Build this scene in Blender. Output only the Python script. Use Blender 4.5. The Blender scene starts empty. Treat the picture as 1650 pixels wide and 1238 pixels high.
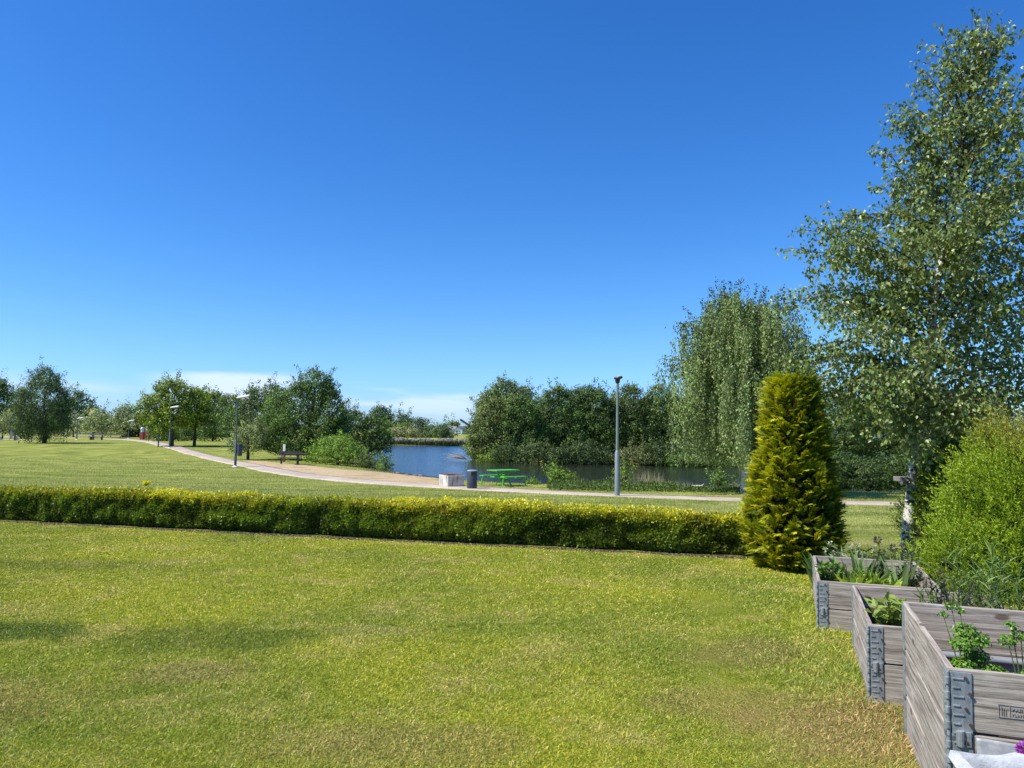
import bpy, math, random
import numpy as np
from mathutils import Vector, Matrix, noise as mnoise

R = math.radians
random.seed(7)
scene = bpy.context.scene
COL = scene.collection

# ------------------------------------------------------------------ camera model
F, CX, CY = 1240.0, 825.0, 619.0
CAMZ = 1.45
PITCH, ROLL = math.atan((700 - 619) / F), R(0.7)
_fw = np.array([0, math.cos(PITCH), math.sin(PITCH)])
_up0 = np.array([0, -math.sin(PITCH), math.cos(PITCH)])
_rt0 = np.array([1.0, 0, 0])
RT = _rt0 * math.cos(ROLL) + _up0 * math.sin(ROLL)
UP = -_rt0 * math.sin(ROLL) + _up0 * math.cos(ROLL)


def ray(px, py):
    d = _fw + RT * ((px - CX) / F) - UP * ((py - CY) / F)
    return d / d[1]


def at(px, py, d):
    v = ray(px, py) * d
    return np.array([v[0], v[1], v[2] + CAMZ])


# ------------------------------------------------------------------ terrain
WATER = -1.3


def sm(a, b, x):
    t = np.clip((x - a) / (b - a), 0, 1)
    return t * t * (3 - 2 * t)


POND = np.array([(70, 33), (30, 39.5), (12.7, 41.5), (6, 42.5), (.9, 44.3), (-2, 47.3), (-4.2, 50), (-8.6, 57.3),
                 (-9.6, 62), (-11.5, 66), (-13, 75), (-16, 95), (-23, 120), (-32, 150), (-36, 170), (20, 172), (75, 168),
                 (110, 130), (110, 60)], float)
ISLE = np.array([(-4.3, 80), (-2, 77.5), (2.8, 76), (8, 73.6), (13, 72.3), (22, 70.5), (40, 66), (78, 60), (84, 92), (30, 98), (0, 93)], float)


def sdist(poly, x, y):
    """signed distance, positive outside"""
    d = np.full(x.shape, 1e9)
    ins = np.zeros(x.shape, bool)
    n = len(poly)
    for i in range(n):
        ax, ay = poly[i]
        bx, by = poly[(i + 1) % n]
        ex, ey = bx - ax, by - ay
        t = np.clip(((x - ax) * ex + (y - ay) * ey) / (ex * ex + ey * ey), 0, 1)
        d = np.minimum(d, np.hypot(x - ax - t * ex, y - ay - t * ey))
        c = ((ay > y) != (by > y)) & (x < (bx - ax) * (y - ay) / (by - ay + 1e-12) + ax)
        ins ^= c
    return np.where(ins, -d, d)


def H(x, y):
    x = np.asarray(x, float)
    y = np.asarray(y, float)
    s = y + .255 * x
    z = -.94 * sm(12, 33, s)
    back = 1 - sm(140, 168, y) * (1 - sm(-45, -70, x))
    z = z + .92 * sm(55, 102, y) * sm(-12, -36, x) * back
    z = z + 1.15 * sm(108, 145, y) * sm(-20, -52, x) * back
    z = z + 1.25 * sm(166, 176, y) + 1.25 * sm(182, 330, y) * sm(-30, -10, x) + .5 * sm(182, 260, y) * (1 - sm(-30, -10, x))
    z = z + .025 * np.sin(x * .31 + 1) * np.sin(y * .27) * sm(13, 20, s)
    z = z + .075 * sm(-.95, -.1, x - 1.0 - .23 * y) * (1 - sm(6.6, 8.4, y)) * sm(-1, 1, y)
    sp = sdist(POND, x, y)
    si = sdist(ISLE, x, y)
    sd = np.maximum(sp, -si)
    land = np.where(-si > 0, -.75, z)
    w = sm(-.3, 7.5, sd)
    wi = sm(-.3, 3, sd)
    w = np.where((-si > 0) | (y > 140), wi, w)
    zz = np.where(sd > -.3, WATER - .03 + (land - WATER + .03) * w, WATER - .03 + .16 * np.maximum(sd + .3, -7))
    return zz


def h(x, y):
    return float(H(np.array([x]), np.array([y]))[0])


_DD = np.concatenate([np.arange(2, 60, .04), np.arange(60, 400, .2)])


def hit(px, py):
    r = ray(px, py)
    zz = CAMZ + r[2] * _DD
    hh = H(r[0] * _DD, _DD)
    k = np.argmax(zz < hh)
    d = _DD[k]
    return np.array([r[0] * d, d, hh[k]])


def foot(px, d, py=720):
    """ground point under image column px at distance d"""
    x = ray(px, py)[0] * d
    return np.array([x, d, h(x, d)])


# ------------------------------------------------------------------ helpers
def link(o, parent=None):
    COL.objects.link(o)
    if parent is not None:
        o.parent = parent
    return o


def tag(o, label=None, cat=None, group=None, kind=None):
    if label:
        o['label'] = label
    if cat:
        o['category'] = cat
    if group:
        o['group'] = group
    if kind:
        o['kind'] = kind
    return o


def empty(name, loc, rz=0.0):
    o = bpy.data.objects.new(name, None)
    o.empty_display_size = .1
    o.location = Vector(loc)
    o.rotation_euler = (0, 0, rz)
    return link(o)


def np_mesh(name, V, Q, mat, col=None, parent=None, smooth=False):
    V = np.ascontiguousarray(V, dtype=np.float32)
    Q = np.ascontiguousarray(Q, dtype=np.int32)
    k = Q.shape[1]
    me = bpy.data.meshes.new(name)
    me.vertices.add(len(V))
    me.vertices.foreach_set('co', V.ravel())
    me.loops.add(Q.size)
    me.loops.foreach_set('vertex_index', Q.ravel())
    me.polygons.add(len(Q))
    me.polygons.foreach_set('loop_start', np.arange(0, Q.size, k, dtype=np.int32))
    me.update(calc_edges=True)
    if smooth:
        me.shade_smooth()
    else:
        me.shade_flat()
    if col is not None:
        a = me.color_attributes.new('Col', 'FLOAT_COLOR', 'POINT')
        c = np.ones((len(V), 4), np.float32)
        c[:, :3] = col
        a.data.foreach_set('color', c.ravel())
    me.materials.append(mat)
    return link(bpy.data.objects.new(name, me), parent)


class MB:
    def __init__(self):
        self.v, self.f, self.m = [], [], []

    def add(self, vs, fs, mi=0):
        b = len(self.v)
        self.v += [tuple(map(float, p)) for p in vs]
        self.f += [tuple(b + i for i in f) for f in fs]
        self.m += [mi] * len(fs)
        return self

    def box(self, c, s, M=None, mi=0):
        x, y, z = s[0] / 2, s[1] / 2, s[2] / 2
        vs = [Vector((a, b, d)) for d in (-z, z) for b in (-y, y) for a in (-x, x)]
        if M is not None:
            vs = [M @ v for v in vs]
        vs = [v + Vector(c) for v in vs]
        return self.add(vs, [(0, 2, 3, 1), (4, 5, 7, 6), (0, 1, 5, 4), (2, 6, 7, 3), (0, 4, 6, 2), (1, 3, 7, 5)], mi)

    def tube(self, pts, rad, seg=8, caps=True, mi=0):
        pts = [Vector(p) for p in pts]
        if not hasattr(rad, '__len__'):
            rad = [rad] * len(pts)
        vs, fs = [], []
        ref = Vector((0.3, 1, 0.2))
        for i, p in enumerate(pts):
            t = (pts[min(i + 1, len(pts) - 1)] - pts[max(i - 1, 0)])
            if t.length < 1e-9:
                t = Vector((0, 0, 1))
            t.normalize()
            a = t.cross(ref)
            if a.length < .05:
                a = t.cross(Vector((1, 0, 0)))
            a.normalize()
            b = t.cross(a)
            for k in range(seg):
                an = 2 * math.pi * k / seg
                vs.append(p + (a * math.cos(an) + b * math.sin(an)) * rad[i])
        for i in range(len(pts) - 1):
            for k in range(seg):
                k2 = (k + 1) % seg
                fs.append((i * seg + k, i * seg + k2, (i + 1) * seg + k2, (i + 1) * seg + k))
        if caps:
            fs.append(tuple(range(seg))[::-1])
            fs.append(tuple((len(pts) - 1) * seg + k for k in range(seg)))
        return self.add(vs, fs, mi)

    def lathe(self, prof, c=(0, 0, 0), seg=20, mi=0):
        self.tube([Vector((c[0], c[1], c[2] + z)) for r, z in prof], [max(r, 1e-4) for r, z in prof], seg, True, mi)
        return self

    def prism(self, poly, z0, z1, M=None, mi=0):
        n = len(poly)
        vs = [Vector((x, y, z)) for z in (z0, z1) for x, y in poly]
        if M is not None:
            vs = [M @ v for v in vs]
        fs = [tuple(range(n))[::-1], tuple(range(n, 2 * n))] + [(i, (i + 1) % n, n + (i + 1) % n, n + i) for i in range(n)]
        return self.add(vs, fs, mi)

    def build(self, name, mat, parent=None, smooth=False, bevel=0, loc=None):
        me = bpy.data.meshes.new(name)
        me.from_pydata(self.v, [], self.f)
        mats = mat if isinstance(mat, (list, tuple)) else [mat]
        for m in mats:
            me.materials.append(m)
        if len(mats) > 1:
            me.polygons.foreach_set('material_index', self.m)
        if smooth:
            me.shade_smooth()
            try:
                me.set_sharp_from_angle(angle=R(50))
            except Exception:
                pass
        o = link(bpy.data.objects.new(name, me), parent)
        if loc is not None:
            o.location = Vector(loc)
        if bevel:
            b = o.modifiers.new('bevel', 'BEVEL')
            b.width = bevel
            b.segments = 2
            b.limit_method = 'ANGLE'
        return o


def copy_tree(o, parent=None):
    c = o.copy()
    COL.objects.link(c)
    c.parent = parent
    for ch in list(o.children):
        copy_tree(ch, c)
    return c


# ------------------------------------------------------------------ node helper
class G:
    def __init__(self, owner):
        owner.use_nodes = True
        self.t = owner.node_tree
        self.t.nodes.clear()

    def n(self, typ, ins=None, **props):
        nd = self.t.nodes.new(typ)
        for k, v in props.items():
            setattr(nd, k, v)
        for k, v in (ins or {}).items():
            self.set(nd, k, v)
        return nd

    def set(self, nd, k, v):
        s = nd.inputs[k]
        if isinstance(v, bpy.types.NodeSocket):
            self.t.links.new(v, s)
        elif isinstance(v, bpy.types.Node):
            self.t.links.new(v.outputs[0], s)
        else:
            if isinstance(v, tuple) and len(v) == 3 and s.type == 'RGBA':
                v = v + (1,)
            s.default_value = v

    def math(self, op, a, b=0.0, c=None):
        ins = {0: a, 1: b}
        if c is not None:
            ins[2] = c
        return self.n('ShaderNodeMath', ins, operation=op).outputs[0]

    def mix(self, f, a, b, blend='MIX'):
        nd = self.n('ShaderNodeMix', None, data_type='RGBA', blend_type=blend)
        self.set(nd, 0, f)
        self.set(nd, 6, a)
        self.set(nd, 7, b)
        return nd.outputs[2]

    def noise(self, vec, scale, detail=3, rough=.55, dist=0.0):
        return self.n('ShaderNodeTexNoise', {'Vector': vec, 'Scale': scale, 'Detail': detail, 'Roughness': rough, 'Distortion': dist}).outputs[0]

    def ss(self, v, a, b, lo=0.0, hi=1.0):
        return self.n('ShaderNodeMapRange', {0: v, 1: a, 2: b, 3: lo, 4: hi}, interpolation_type='SMOOTHSTEP').outputs[0]

    def mapping(self, vec, scale=(1, 1, 1), loc=(0, 0, 0), rot=(0, 0, 0)):
        return self.n('ShaderNodeMapping', {'Vector': vec, 'Scale': scale, 'Location': loc, 'Rotation': rot}).outputs[0]

    def pos(self):
        return self.n('ShaderNodeNewGeometry').outputs['Position']

    def attr(self, name, out=0):
        return self.n('ShaderNodeAttribute', None, attribute_name=name).outputs[out]

    def bump(self, hgt, strength=.3, dist=.02):
        return self.n('ShaderNodeBump', {'Height': hgt, 'Strength': strength, 'Distance': dist}).outputs[0]

    def out(self, shader):
        o = self.n('ShaderNodeOutputMaterial')
        self.t.links.new(shader.outputs[0], o.inputs[0])


def new_mat(name):
    m = bpy.data.materials.new(name)
    return m, G(m)


def bsdf(g, **kw):
    nd = g.n('ShaderNodeBsdfPrincipled')
    for k, v in kw.items():
        g.set(nd, {'col': 'Base Color', 'rough': 'Roughness', 'metal': 'Metallic', 'normal': 'Normal', 'spec': 'Specular IOR Level', 'ior': 'IOR'}[k], v)
    return nd


def plain(name, col, rough=.5, metal=0.0, var=.15, scale=8.0, spec=.5, bump=0.0):
    m, g = new_mat(name)
    co = g.n('ShaderNodeTexCoord').outputs['Object']
    n1 = g.noise(co, scale, 5, .6)
    n2 = g.noise(co, scale * 6, 3, .6)
    f = g.math('ADD', g.math('MULTIPLY', n1, .7), g.math('MULTIPLY', n2, .3))
    v = g.ss(f, .3, .7, 1 - var, 1 + var)
    hs = g.n('ShaderNodeHueSaturation', {'Value': v, 'Color': col})
    kw = {}
    if bump:
        kw['normal'] = g.bump(f, bump, .01)
    g.out(bsdf(g, col=hs.outputs[0], rough=rough, metal=metal, spec=spec, **kw))
    return m


def leaf_mat(name, rough=.45, trans=.3, spec=.5):
    m, g = new_mat(name)
    c = g.attr('Col')
    p = bsdf(g, col=c, rough=rough, spec=spec)
    t = g.n('ShaderNodeBsdfTranslucent', {'Color': g.mix(1.0, c, (1.25, 1.2, .55), 'MULTIPLY')})
    mx = g.n('ShaderNodeMixShader', {0: trans})
    g.t.links.new(p.outputs[0], mx.inputs[1])
    g.t.links.new(t.outputs[0], mx.inputs[2])
    g.out(mx)
    return m


M = {}
M['leaf'] = leaf_mat('foliage', .5, .28, .4)
M['leaf_gloss'] = leaf_mat('glossy_leaves', .42, .32, .6)
M['leaf_dull'] = leaf_mat('dull_foliage', .75, .25, .2)
M['petal'] = leaf_mat('petals', .6, .3, .3)


# ------------------------------------------------------------------ lawn colour network shared by ground and blades
def lawn_colour(g):
    p = g.pos()
    flat = g.n('ShaderNodeVectorMath', {0: p, 1: (1, 1, 0)}, operation='MULTIPLY').outputs[0]
    sep = g.n('ShaderNodeSeparateXYZ', {0: p})
    X, Y = sep.outputs[0], sep.outputs[1]
    big = g.noise(flat, .38, 3, .5, .3)
    mid = g.noise(flat, 1.5, 4, .62, .4)
    sml = g.noise(flat, 7, 4, .65)
    c = g.mix(g.ss(big, .36, .64), (.235, .290, .030), (.375, .400, .032))
    c = g.mix(g.math('MULTIPLY', g.ss(mid, .47, .72), .75), c, (.46, .41, .10))
    c = g.mix(g.math('MULTIPLY', g.ss(sml, .5, .75), .5), c, (.44, .40, .14))
    c = g.mix(g.math('MULTIPLY', g.ss(sml, .5, .3), .35), c, (.08, .12, .015))

    def blob(cx, cy, rx, ry):
        dx = g.math('DIVIDE', g.math('SUBTRACT', X, cx), rx)
        dy = g.math('DIVIDE', g.math('SUBTRACT', Y, cy), ry)
        r = g.math('SQRT', g.math('ADD', g.math('MULTIPLY', dx, dx), g.math('MULTIPLY', dy, dy)))
        r = g.math('ADD', r, g.math('MULTIPLY', g.math('SUBTRACT', mid, .5), 1.6))
        return g.ss(r, 1.05, .35)
    for cx, cy, rx, ry, col, k in [(1.75, 3.75, .75, .75, (.37, .265, .10), .7), (1.15, 4.3, .5, .35, (.36, .27, .10), .4),
                                   (-3.7, 5.6, 1.3, .33, (.065, .12, .016), .7), (-2.1, 5.5, 1.0, .5, (.08, .13, .018), .45),
                                   (-1.0, 5.75, .45, .2, (.40, .34, .15), .35), (-1.9, 4.75, .5, .3, (.36, .29, .10), .5),
                                   (-5.0, 8.3, 1.8, .5, (.085, .13, .02), .45), (-3.2, 4.2, 1.2, .5, (.31, .25, .075), .6),
                                   (-.6, 3.7, .8, .35, (.33, .27, .085), .5), (1.6, 5.2, .5, .5, (.29, .24, .08), .5)]:
        c = g.mix(g.math('MULTIPLY', blob(cx, cy, rx, ry), k), c, col)
    s = g.math('ADD', Y, g.math('MULTIPLY', X, .255))
    # park lawn beyond the hedge: mowing arcs and dry streaks
    dx = g.math('ADD', X, 22.0)
    dy = g.math('SUBTRACT', Y, 74.0)
    rr = g.math('SQRT', g.math('ADD', g.math('MULTIPLY', dx, dx), g.math('MULTIPLY', dy, dy)))
    rr = g.math('ADD', rr, g.math('MULTIPLY', g.noise(flat, .12, 3, .5), 9.0))
    th = g.math('MULTIPLY', g.math('ARCTAN2', dy, dx), 45.0)
    pol = g.n('ShaderNodeCombineXYZ', {0: g.math('MULTIPLY', th, .16), 1: g.math('MULTIPLY', rr, .55)}).outputs[0]
    pol2 = g.n('ShaderNodeCombineXYZ', {0: g.math('MULTIPLY', th, .5), 1: g.math('MULTIPLY', rr, 1.7), 2: 4.0}).outputs[0]
    wave = g.math('SINE', g.math('MULTIPLY', rr, 2.1))
    wn = g.math('ADD', g.math('MULTIPLY', wave, .22), g.math('ADD', g.math('MULTIPLY', g.math('SUBTRACT', g.noise(pol, 1.0, 4, .6, .5), .5), 3.4), g.math('MULTIPLY', g.math('SUBTRACT', g.noise(pol2, 1.0, 4, .7), .5), 2.2)))
    str2 = g.noise(g.mapping(flat, (.10, .9, 1), rot=(0, 0, R(-14))), 1.0, 5, .7)
    pl = g.mix(g.ss(wn, -.8, .9), (.145, .185, .030), (.30, .325, .080))
    pl = g.mix(g.math('MULTIPLY', g.ss(str2, .5, .68), .7), pl, (.37, .33, .13))
    pl = g.mix(g.math('MULTIPLY', g.ss(str2, .48, .3), .35), pl, (.075, .115, .025))
    pl = g.mix(g.math('MULTIPLY', g.ss(sml, .5, .7), .35), pl, (.36, .33, .11))
    c = g.mix(g.ss(s, 10.2, 10.8), c, pl)
    return c, X, Y, big, mid, sml, flat


def mat_ground():
    m, g = new_mat('park_ground')
    c, X, Y, big, mid, sml, flat = lawn_colour(g)
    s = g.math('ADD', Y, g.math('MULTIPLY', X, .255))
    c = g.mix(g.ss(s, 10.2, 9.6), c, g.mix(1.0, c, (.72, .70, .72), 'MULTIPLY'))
    # litter strip under the hedge
    st = g.math('ABSOLUTE', g.math('SUBTRACT', s, 10.12))
    st = g.math('ADD', st, g.math('MULTIPLY', g.math('SUBTRACT', mid, .5), .35))
    soil = g.mix(g.ss(g.noise(flat, 26, 3, .7), .48, .62), (.035, .026, .018), (.36, .29, .17))
    c = g.mix(g.ss(st, .17, .09), c, soil)
    # worn sandy ground by the pond
    dirt = g.math('ADD', g.attr('dirt', 2), g.math('MULTIPLY', g.math('SUBTRACT', g.noise(flat, .9, 5, .7), .5), 1.3))
    sand = g.mix(g.noise(flat, 3.0, 5, .7), (.42, .30, .165), (.60, .465, .295))
    sand = g.mix(g.math('MULTIPLY', g.ss(g.noise(g.mapping(flat, (.4, 1.6, 1)), .8, 5, .7), .52, .62), .7), sand, (.20, .19, .07))
    c = g.mix(g.ss(dirt, .38, .58), c, sand)
    # mud at the waterline
    sz = g.n('ShaderNodeSeparateXYZ', {0: g.pos()}).outputs[2]
    c = g.mix(g.ss(sz, WATER + .13, WATER + .02), c, (.06, .05, .03))
    fine = g.noise(flat, 42, 3, .7)
    fine2 = g.noise(flat, 9, 3, .7)
    hgt = g.math('ADD', fine, g.math('MULTIPLY', fine2, .8))
    g.out(bsdf(g, col=c, rough=.95, spec=.03, normal=g.bump(hgt, .8, .06)))
    return m


def mat_blades():
    m, g = new_mat('lawn_blades')
    c = lawn_colour(g)[0]
    a = g.attr('Col')
    c = g.mix(1.0, c, a, 'MULTIPLY')
    p = bsdf(g, col=c, rough=.5, spec=.35)
    t = g.n('ShaderNodeBsdfTranslucent', {'Color': c})
    mx = g.n('ShaderNodeMixShader', {0: .3})
    g.t.links.new(p.outputs[0], mx.inputs[1])
    g.t.links.new(t.outputs[0], mx.inputs[2])
    g.out(mx)
    return m


def mat_wood():
    m, g = new_mat('weathered_wood')
    co = g.n('ShaderNodeTexCoord').outputs['Object']
    rnd = g.n('ShaderNodeObjectInfo').outputs['Random']
    off = g.n('ShaderNodeCombineXYZ', {0: g.math('MULTIPLY', rnd, 37.0), 1: g.math('MULTIPLY', rnd, 11.0), 2: g.math('MULTIPLY', rnd, 5.0)})
    v = g.n('ShaderNodeVectorMath', {0: co, 1: off.outputs[0]}, operation='ADD').outputs[0]
    warp = g.noise(g.mapping(v, (2.2, 9, 9)), 1.0, 2, .5)
    v2 = g.n('ShaderNodeVectorMath', {0: v, 1: g.n('ShaderNodeCombineXYZ', {2: g.math('MULTIPLY', warp, .022), 1: g.math('MULTIPLY', warp, .02)}).outputs[0]}, operation='ADD').outputs[0]
    grain = g.noise(g.mapping(v2, (2.5, 75, 75)), 1.0, 5, .7)
    fine = g.noise(g.mapping(v2, (7, 260, 260)), 1.0, 3, .7)
    patch = g.noise(g.mapping(v, (2.2, 6, 6)), 1.0, 4, .6)
    c = g.mix(g.ss(grain, .33, .66), (.14, .115, .092), (.46, .405, .34))
    c = g.mix(g.math('MULTIPLY', g.ss(patch, .44, .66), .5), c, (.37, .325, .275))
    c = g.mix(g.math('MULTIPLY', g.ss(fine, .52, .72), .55), c, (.11, .10, .09))
    c = g.mix(g.math('MULTIPLY', g.ss(g.noise(g.mapping(v, (4, 12, 12), (3, 1, 2)), 1, 4, .7), .58, .72), .5), c, (.52, .50, .47))
    vor = g.n('ShaderNodeTexVoronoi', {'Vector': g.mapping(v, (3.2, 7, 7)), 'Scale': 1.0}).outputs['Distance']
    c = g.mix(g.math('MULTIPLY', g.ss(vor, .13, .07), .8), c, (.09, .055, .035))
    hgt = g.math('ADD', grain, g.math('MULTIPLY', fine, .5))
    g.out(bsdf(g, col=c, rough=.85, spec=.2, normal=g.bump(hgt, .5, .004)))
    return m


def mat_water():
    m, g = new_mat('pond_water')
    p = g.pos()
    w1 = g.noise(g.mapping(p, (.9, 1.3, 1)), 1.0, 4, .6, .3)
    w2 = g.noise(p, 5.5, 3, .6)
    hgt = g.math('ADD', w1, g.math('MULTIPLY', w2, .22))
    calm = g.noise(g.mapping(p, (.05, .09, 1)), 1, 2, .5)
    nrm = g.n('ShaderNodeBump', {'Height': hgt, 'Strength': g.math('MULTIPLY', g.ss(g.n('ShaderNodeSeparateXYZ', {0: p}).outputs[0], 4, -7, .34, 1.15), g.ss(calm, .3, .7, .8, 1.1)), 'Distance': .13}).outputs[0]
    body = bsdf(g, col=(.020, .022, .012), rough=.5, spec=0.0)
    gl = g.n('ShaderNodeBsdfGlossy', {'Color': (.92, .95, 1.0, 1), 'Roughness': .1, 'Normal': nrm})
    fr = g.n('ShaderNodeFresnel', {'IOR': 1.333})
    mx = g.n('ShaderNodeMixShader', {0: fr.outputs[0]})
    g.t.links.new(body.outputs[0], mx.inputs[1])
    g.t.links.new(gl.outputs[0], mx.inputs[2])
    g.out(mx)
    return m


def mat_path():
    m, g = new_mat('gravel_path')
    p = g.pos()
    a = g.noise(p, .7, 5, .65)
    b = g.noise(p, 18, 4, .7)
    c = g.mix(g.ss(a, .35, .65), (.36, .295, .235), (.48, .405, .325))
    c = g.mix(g.math('MULTIPLY', g.ss(b, .45, .7), .45), c, (.30, .24, .19))
    c = g.mix(g.math('MULTIPLY', g.ss(g.noise(p, .32, 5, .7), .52, .68), .45), c, (.29, .25, .20))
    g.out(bsdf(g, col=c, rough=.9, spec=.2, normal=g.bump(b, .3, .01)))
    return m


def mat_concrete():
    m, g = new_mat('stained_concrete')
    co = g.n('ShaderNodeTexCoord').outputs['Object']
    a = g.noise(co, 3, 5, .7)
    st = g.noise(g.mapping(co, (6, 6, 1.2)), 1.2, 4, .65)
    c = g.mix(g.ss(a, .35, .65), (.36, .34, .30), (.56, .54, .48))
    c = g.mix(g.math('MULTIPLY', g.ss(st, .55, .68), .75), c, (.12, .11, .09))
    g.out(bsdf(g, col=c, rough=.9, spec=.2, normal=g.bump(a, .4, .02)))
    return m


def mat_birch():
    m, g = new_mat('birch_bark')
    co = g.n('ShaderNodeTexCoord').outputs['Object']
    a = g.noise(g.mapping(co, (9, 9, 22)), 1.0, 4, .6, .4)
    b = g.noise(g.mapping(co, (16, 16, 5)), 1.0, 4, .65)
    z = g.n('ShaderNodeSeparateXYZ', {0: co}).outputs[2]
    low = g.ss(z, .45, .0, .0, .06)
    k = g.math('ADD', a, low)
    c = g.mix(g.ss(k, .52, .60), (.66, .63, .58), (.05, .042, .036))
    c = g.mix(g.math('MULTIPLY', g.ss(b, .5, .7), .4), c, (.36, .31, .26))
    g.out(bsdf(g, col=c, rough=.8, spec=.25, normal=g.bump(k, .5, .02)))
    return m


def mat_galv():
    m, g = new_mat('galvanised_steel')
    co = g.n('ShaderNodeTexCoord').outputs['Object']
    a = g.noise(co, 30, 5, .7)
    b = g.noise(g.mapping(co, (40, 40, 8)), 1, 4, .7)
    c = g.mix(g.ss(a, .35, .65), (.185, .21, .22), (.31, .335, .345))
    c = g.mix(g.math('MULTIPLY', g.ss(b, .58, .7), .5), c, (.40, .42, .42))
    g.out(bsdf(g, col=c, rough=.5, metal=.35, normal=g.bump(a, .15, .002)))
    return m


M['ground'] = mat_ground()
M['blades'] = mat_blades()
M['wood'] = mat_wood()
M['water'] = mat_water()
M['path'] = mat_path()
M['concrete'] = mat_concrete()
M['birch'] = mat_birch()
M['galv'] = mat_galv()
M['bark'] = plain('dark_bark', (.07, .055, .042), .9, 0, .4, 6, .2, .6)
M['twig'] = plain('brown_twigs', (.075, .05, .035), .85, 0, .3, 12, .2)
M['conifer_core'] = plain('dark_inner_shade', (.014, .018, .008), .95, 0, .4, 20, .1)  # near-black colour stands for the shade deep inside the conifer
M['soil'] = plain('garden_soil', (.045, .032, .022), .95, 0, .5, 14, .1, 1.0)
M['pole'] = plain('grey_painted_pole', (.20, .225, .22), .42, .2, .15, 5)
M['pole_dark'] = plain('dark_pole', (.075, .095, .105), .5, .1, .15, 5)
M['black'] = plain('black_metal', (.018, .019, .022), .5, 0, .3, 9)
M['lamp_white'] = plain('pale_lamp_head', (.72, .72, .66), .35, 0, .05, 5)
M['bin'] = plain('charcoal_bin', (.035, .042, .055), .5, 0, .2, 6)
M['bin_lid'] = plain('bin_lid_metal', (.33, .38, .42), .45, .3, .1, 6)
M['green'] = plain('green_paint', (.11, .42, .05), .45, 0, .1, 10)
M['dark_wood'] = plain('dark_stained_wood', (.045, .038, .036), .7, 0, .35, 10)
M['rust'] = plain('rusty_iron', (.13, .055, .03), .8, 0, .5, 15)
M['red'] = plain('red_brickwork', (.27, .06, .042), .85, 0, .25, 20)
M['silver'] = plain('silver_cap', (.62, .63, .63), .35, .5, .1, 6)
M['blue_grey'] = plain('blue_grey_panel', (.22, .22, .36), .5, 0, .2, 3)
M['olive_panel'] = plain('grey_green_panel', (.19, .2, .16), .6, 0, .2, 3)
M['white'] = plain('white_render', (.8, .8, .78), .7, 0, .05, 2)
M['cream'] = plain('pale_render', (.55, .55, .5), .7, 0, .05, 2)
M['roof'] = plain('grey_roof', (.2, .21, .23), .7, 0, .15, 2)
M['roof_dark'] = plain('dark_roof', (.09, .1, .1), .7, 0, .15, 2)
M['pane'] = plain('window_glass', (.03, .04, .05), .12, 0, .1, 2)
M['asphalt'] = plain('asphalt', (.06, .06, .065), .85, 0, .2, 4)
M['stone'] = plain('grey_stone', (.19, .172, .15), .9, 0, .45, 1.6, .2, .5)
M['plastic'] = plain('grey_plastic_sheet', (.33, .34, .35), .42, 0, .3, 9)
M['white_bag'] = plain('white_planter_fabric', (.44, .45, .45), .6, 0, .35, 9, .4, .8)
M['liner'] = plain('grey_liner', (.20, .215, .24), .55, 0, .15, 8)
M['deadwood'] = plain('bleached_wood', (.4, .36, .3), .9, 0, .3, 8)
M['stamp'] = plain('burnt_stamp', (.26, .235, .205), .9, 0, .3, 30)
M['bolt'] = plain('rusty_bolt', (.09, .05, .035), .7, .3, .3, 30)
M['hinge_pin'] = plain('dark_hinge_gap', (.025, .025, .028), .6, .2, .2, 30)
M['board_grey'] = plain('grey_old_board', (.2, .19, .18), .9, 0, .3, 10)

# ------------------------------------------------------------------ leaves
rng = np.random.default_rng(11)


def unit(v):
    return v / (np.linalg.norm(v, axis=-1, keepdims=True) + 1e-9)


def rdir(n):
    return unit(rng.normal(size=(n, 3)))


def leaf_arrays(P, A, Nn, L, W, col, fold=.18, wide=.42):
    n = len(P)
    A = unit(A)
    S = unit(np.cross(A, Nn))
    Nn = np.cross(S, A)
    L = np.broadcast_to(np.asarray(L, float), (n,))[:, None]
    W = np.broadcast_to(np.asarray(W, float), (n,))[:, None]
    mid = P + A * L * wide
    V = np.stack([P, mid + S * W / 2 + Nn * W * fold, P + A * L, mid - S * W / 2 + Nn * W * fold], 1).reshape(-1, 3)
    Q = np.arange(4 * n).reshape(-1, 4)
    C = np.repeat(np.broadcast_to(col, (n, 3)), 4, 0)
    return V, Q, C


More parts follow.
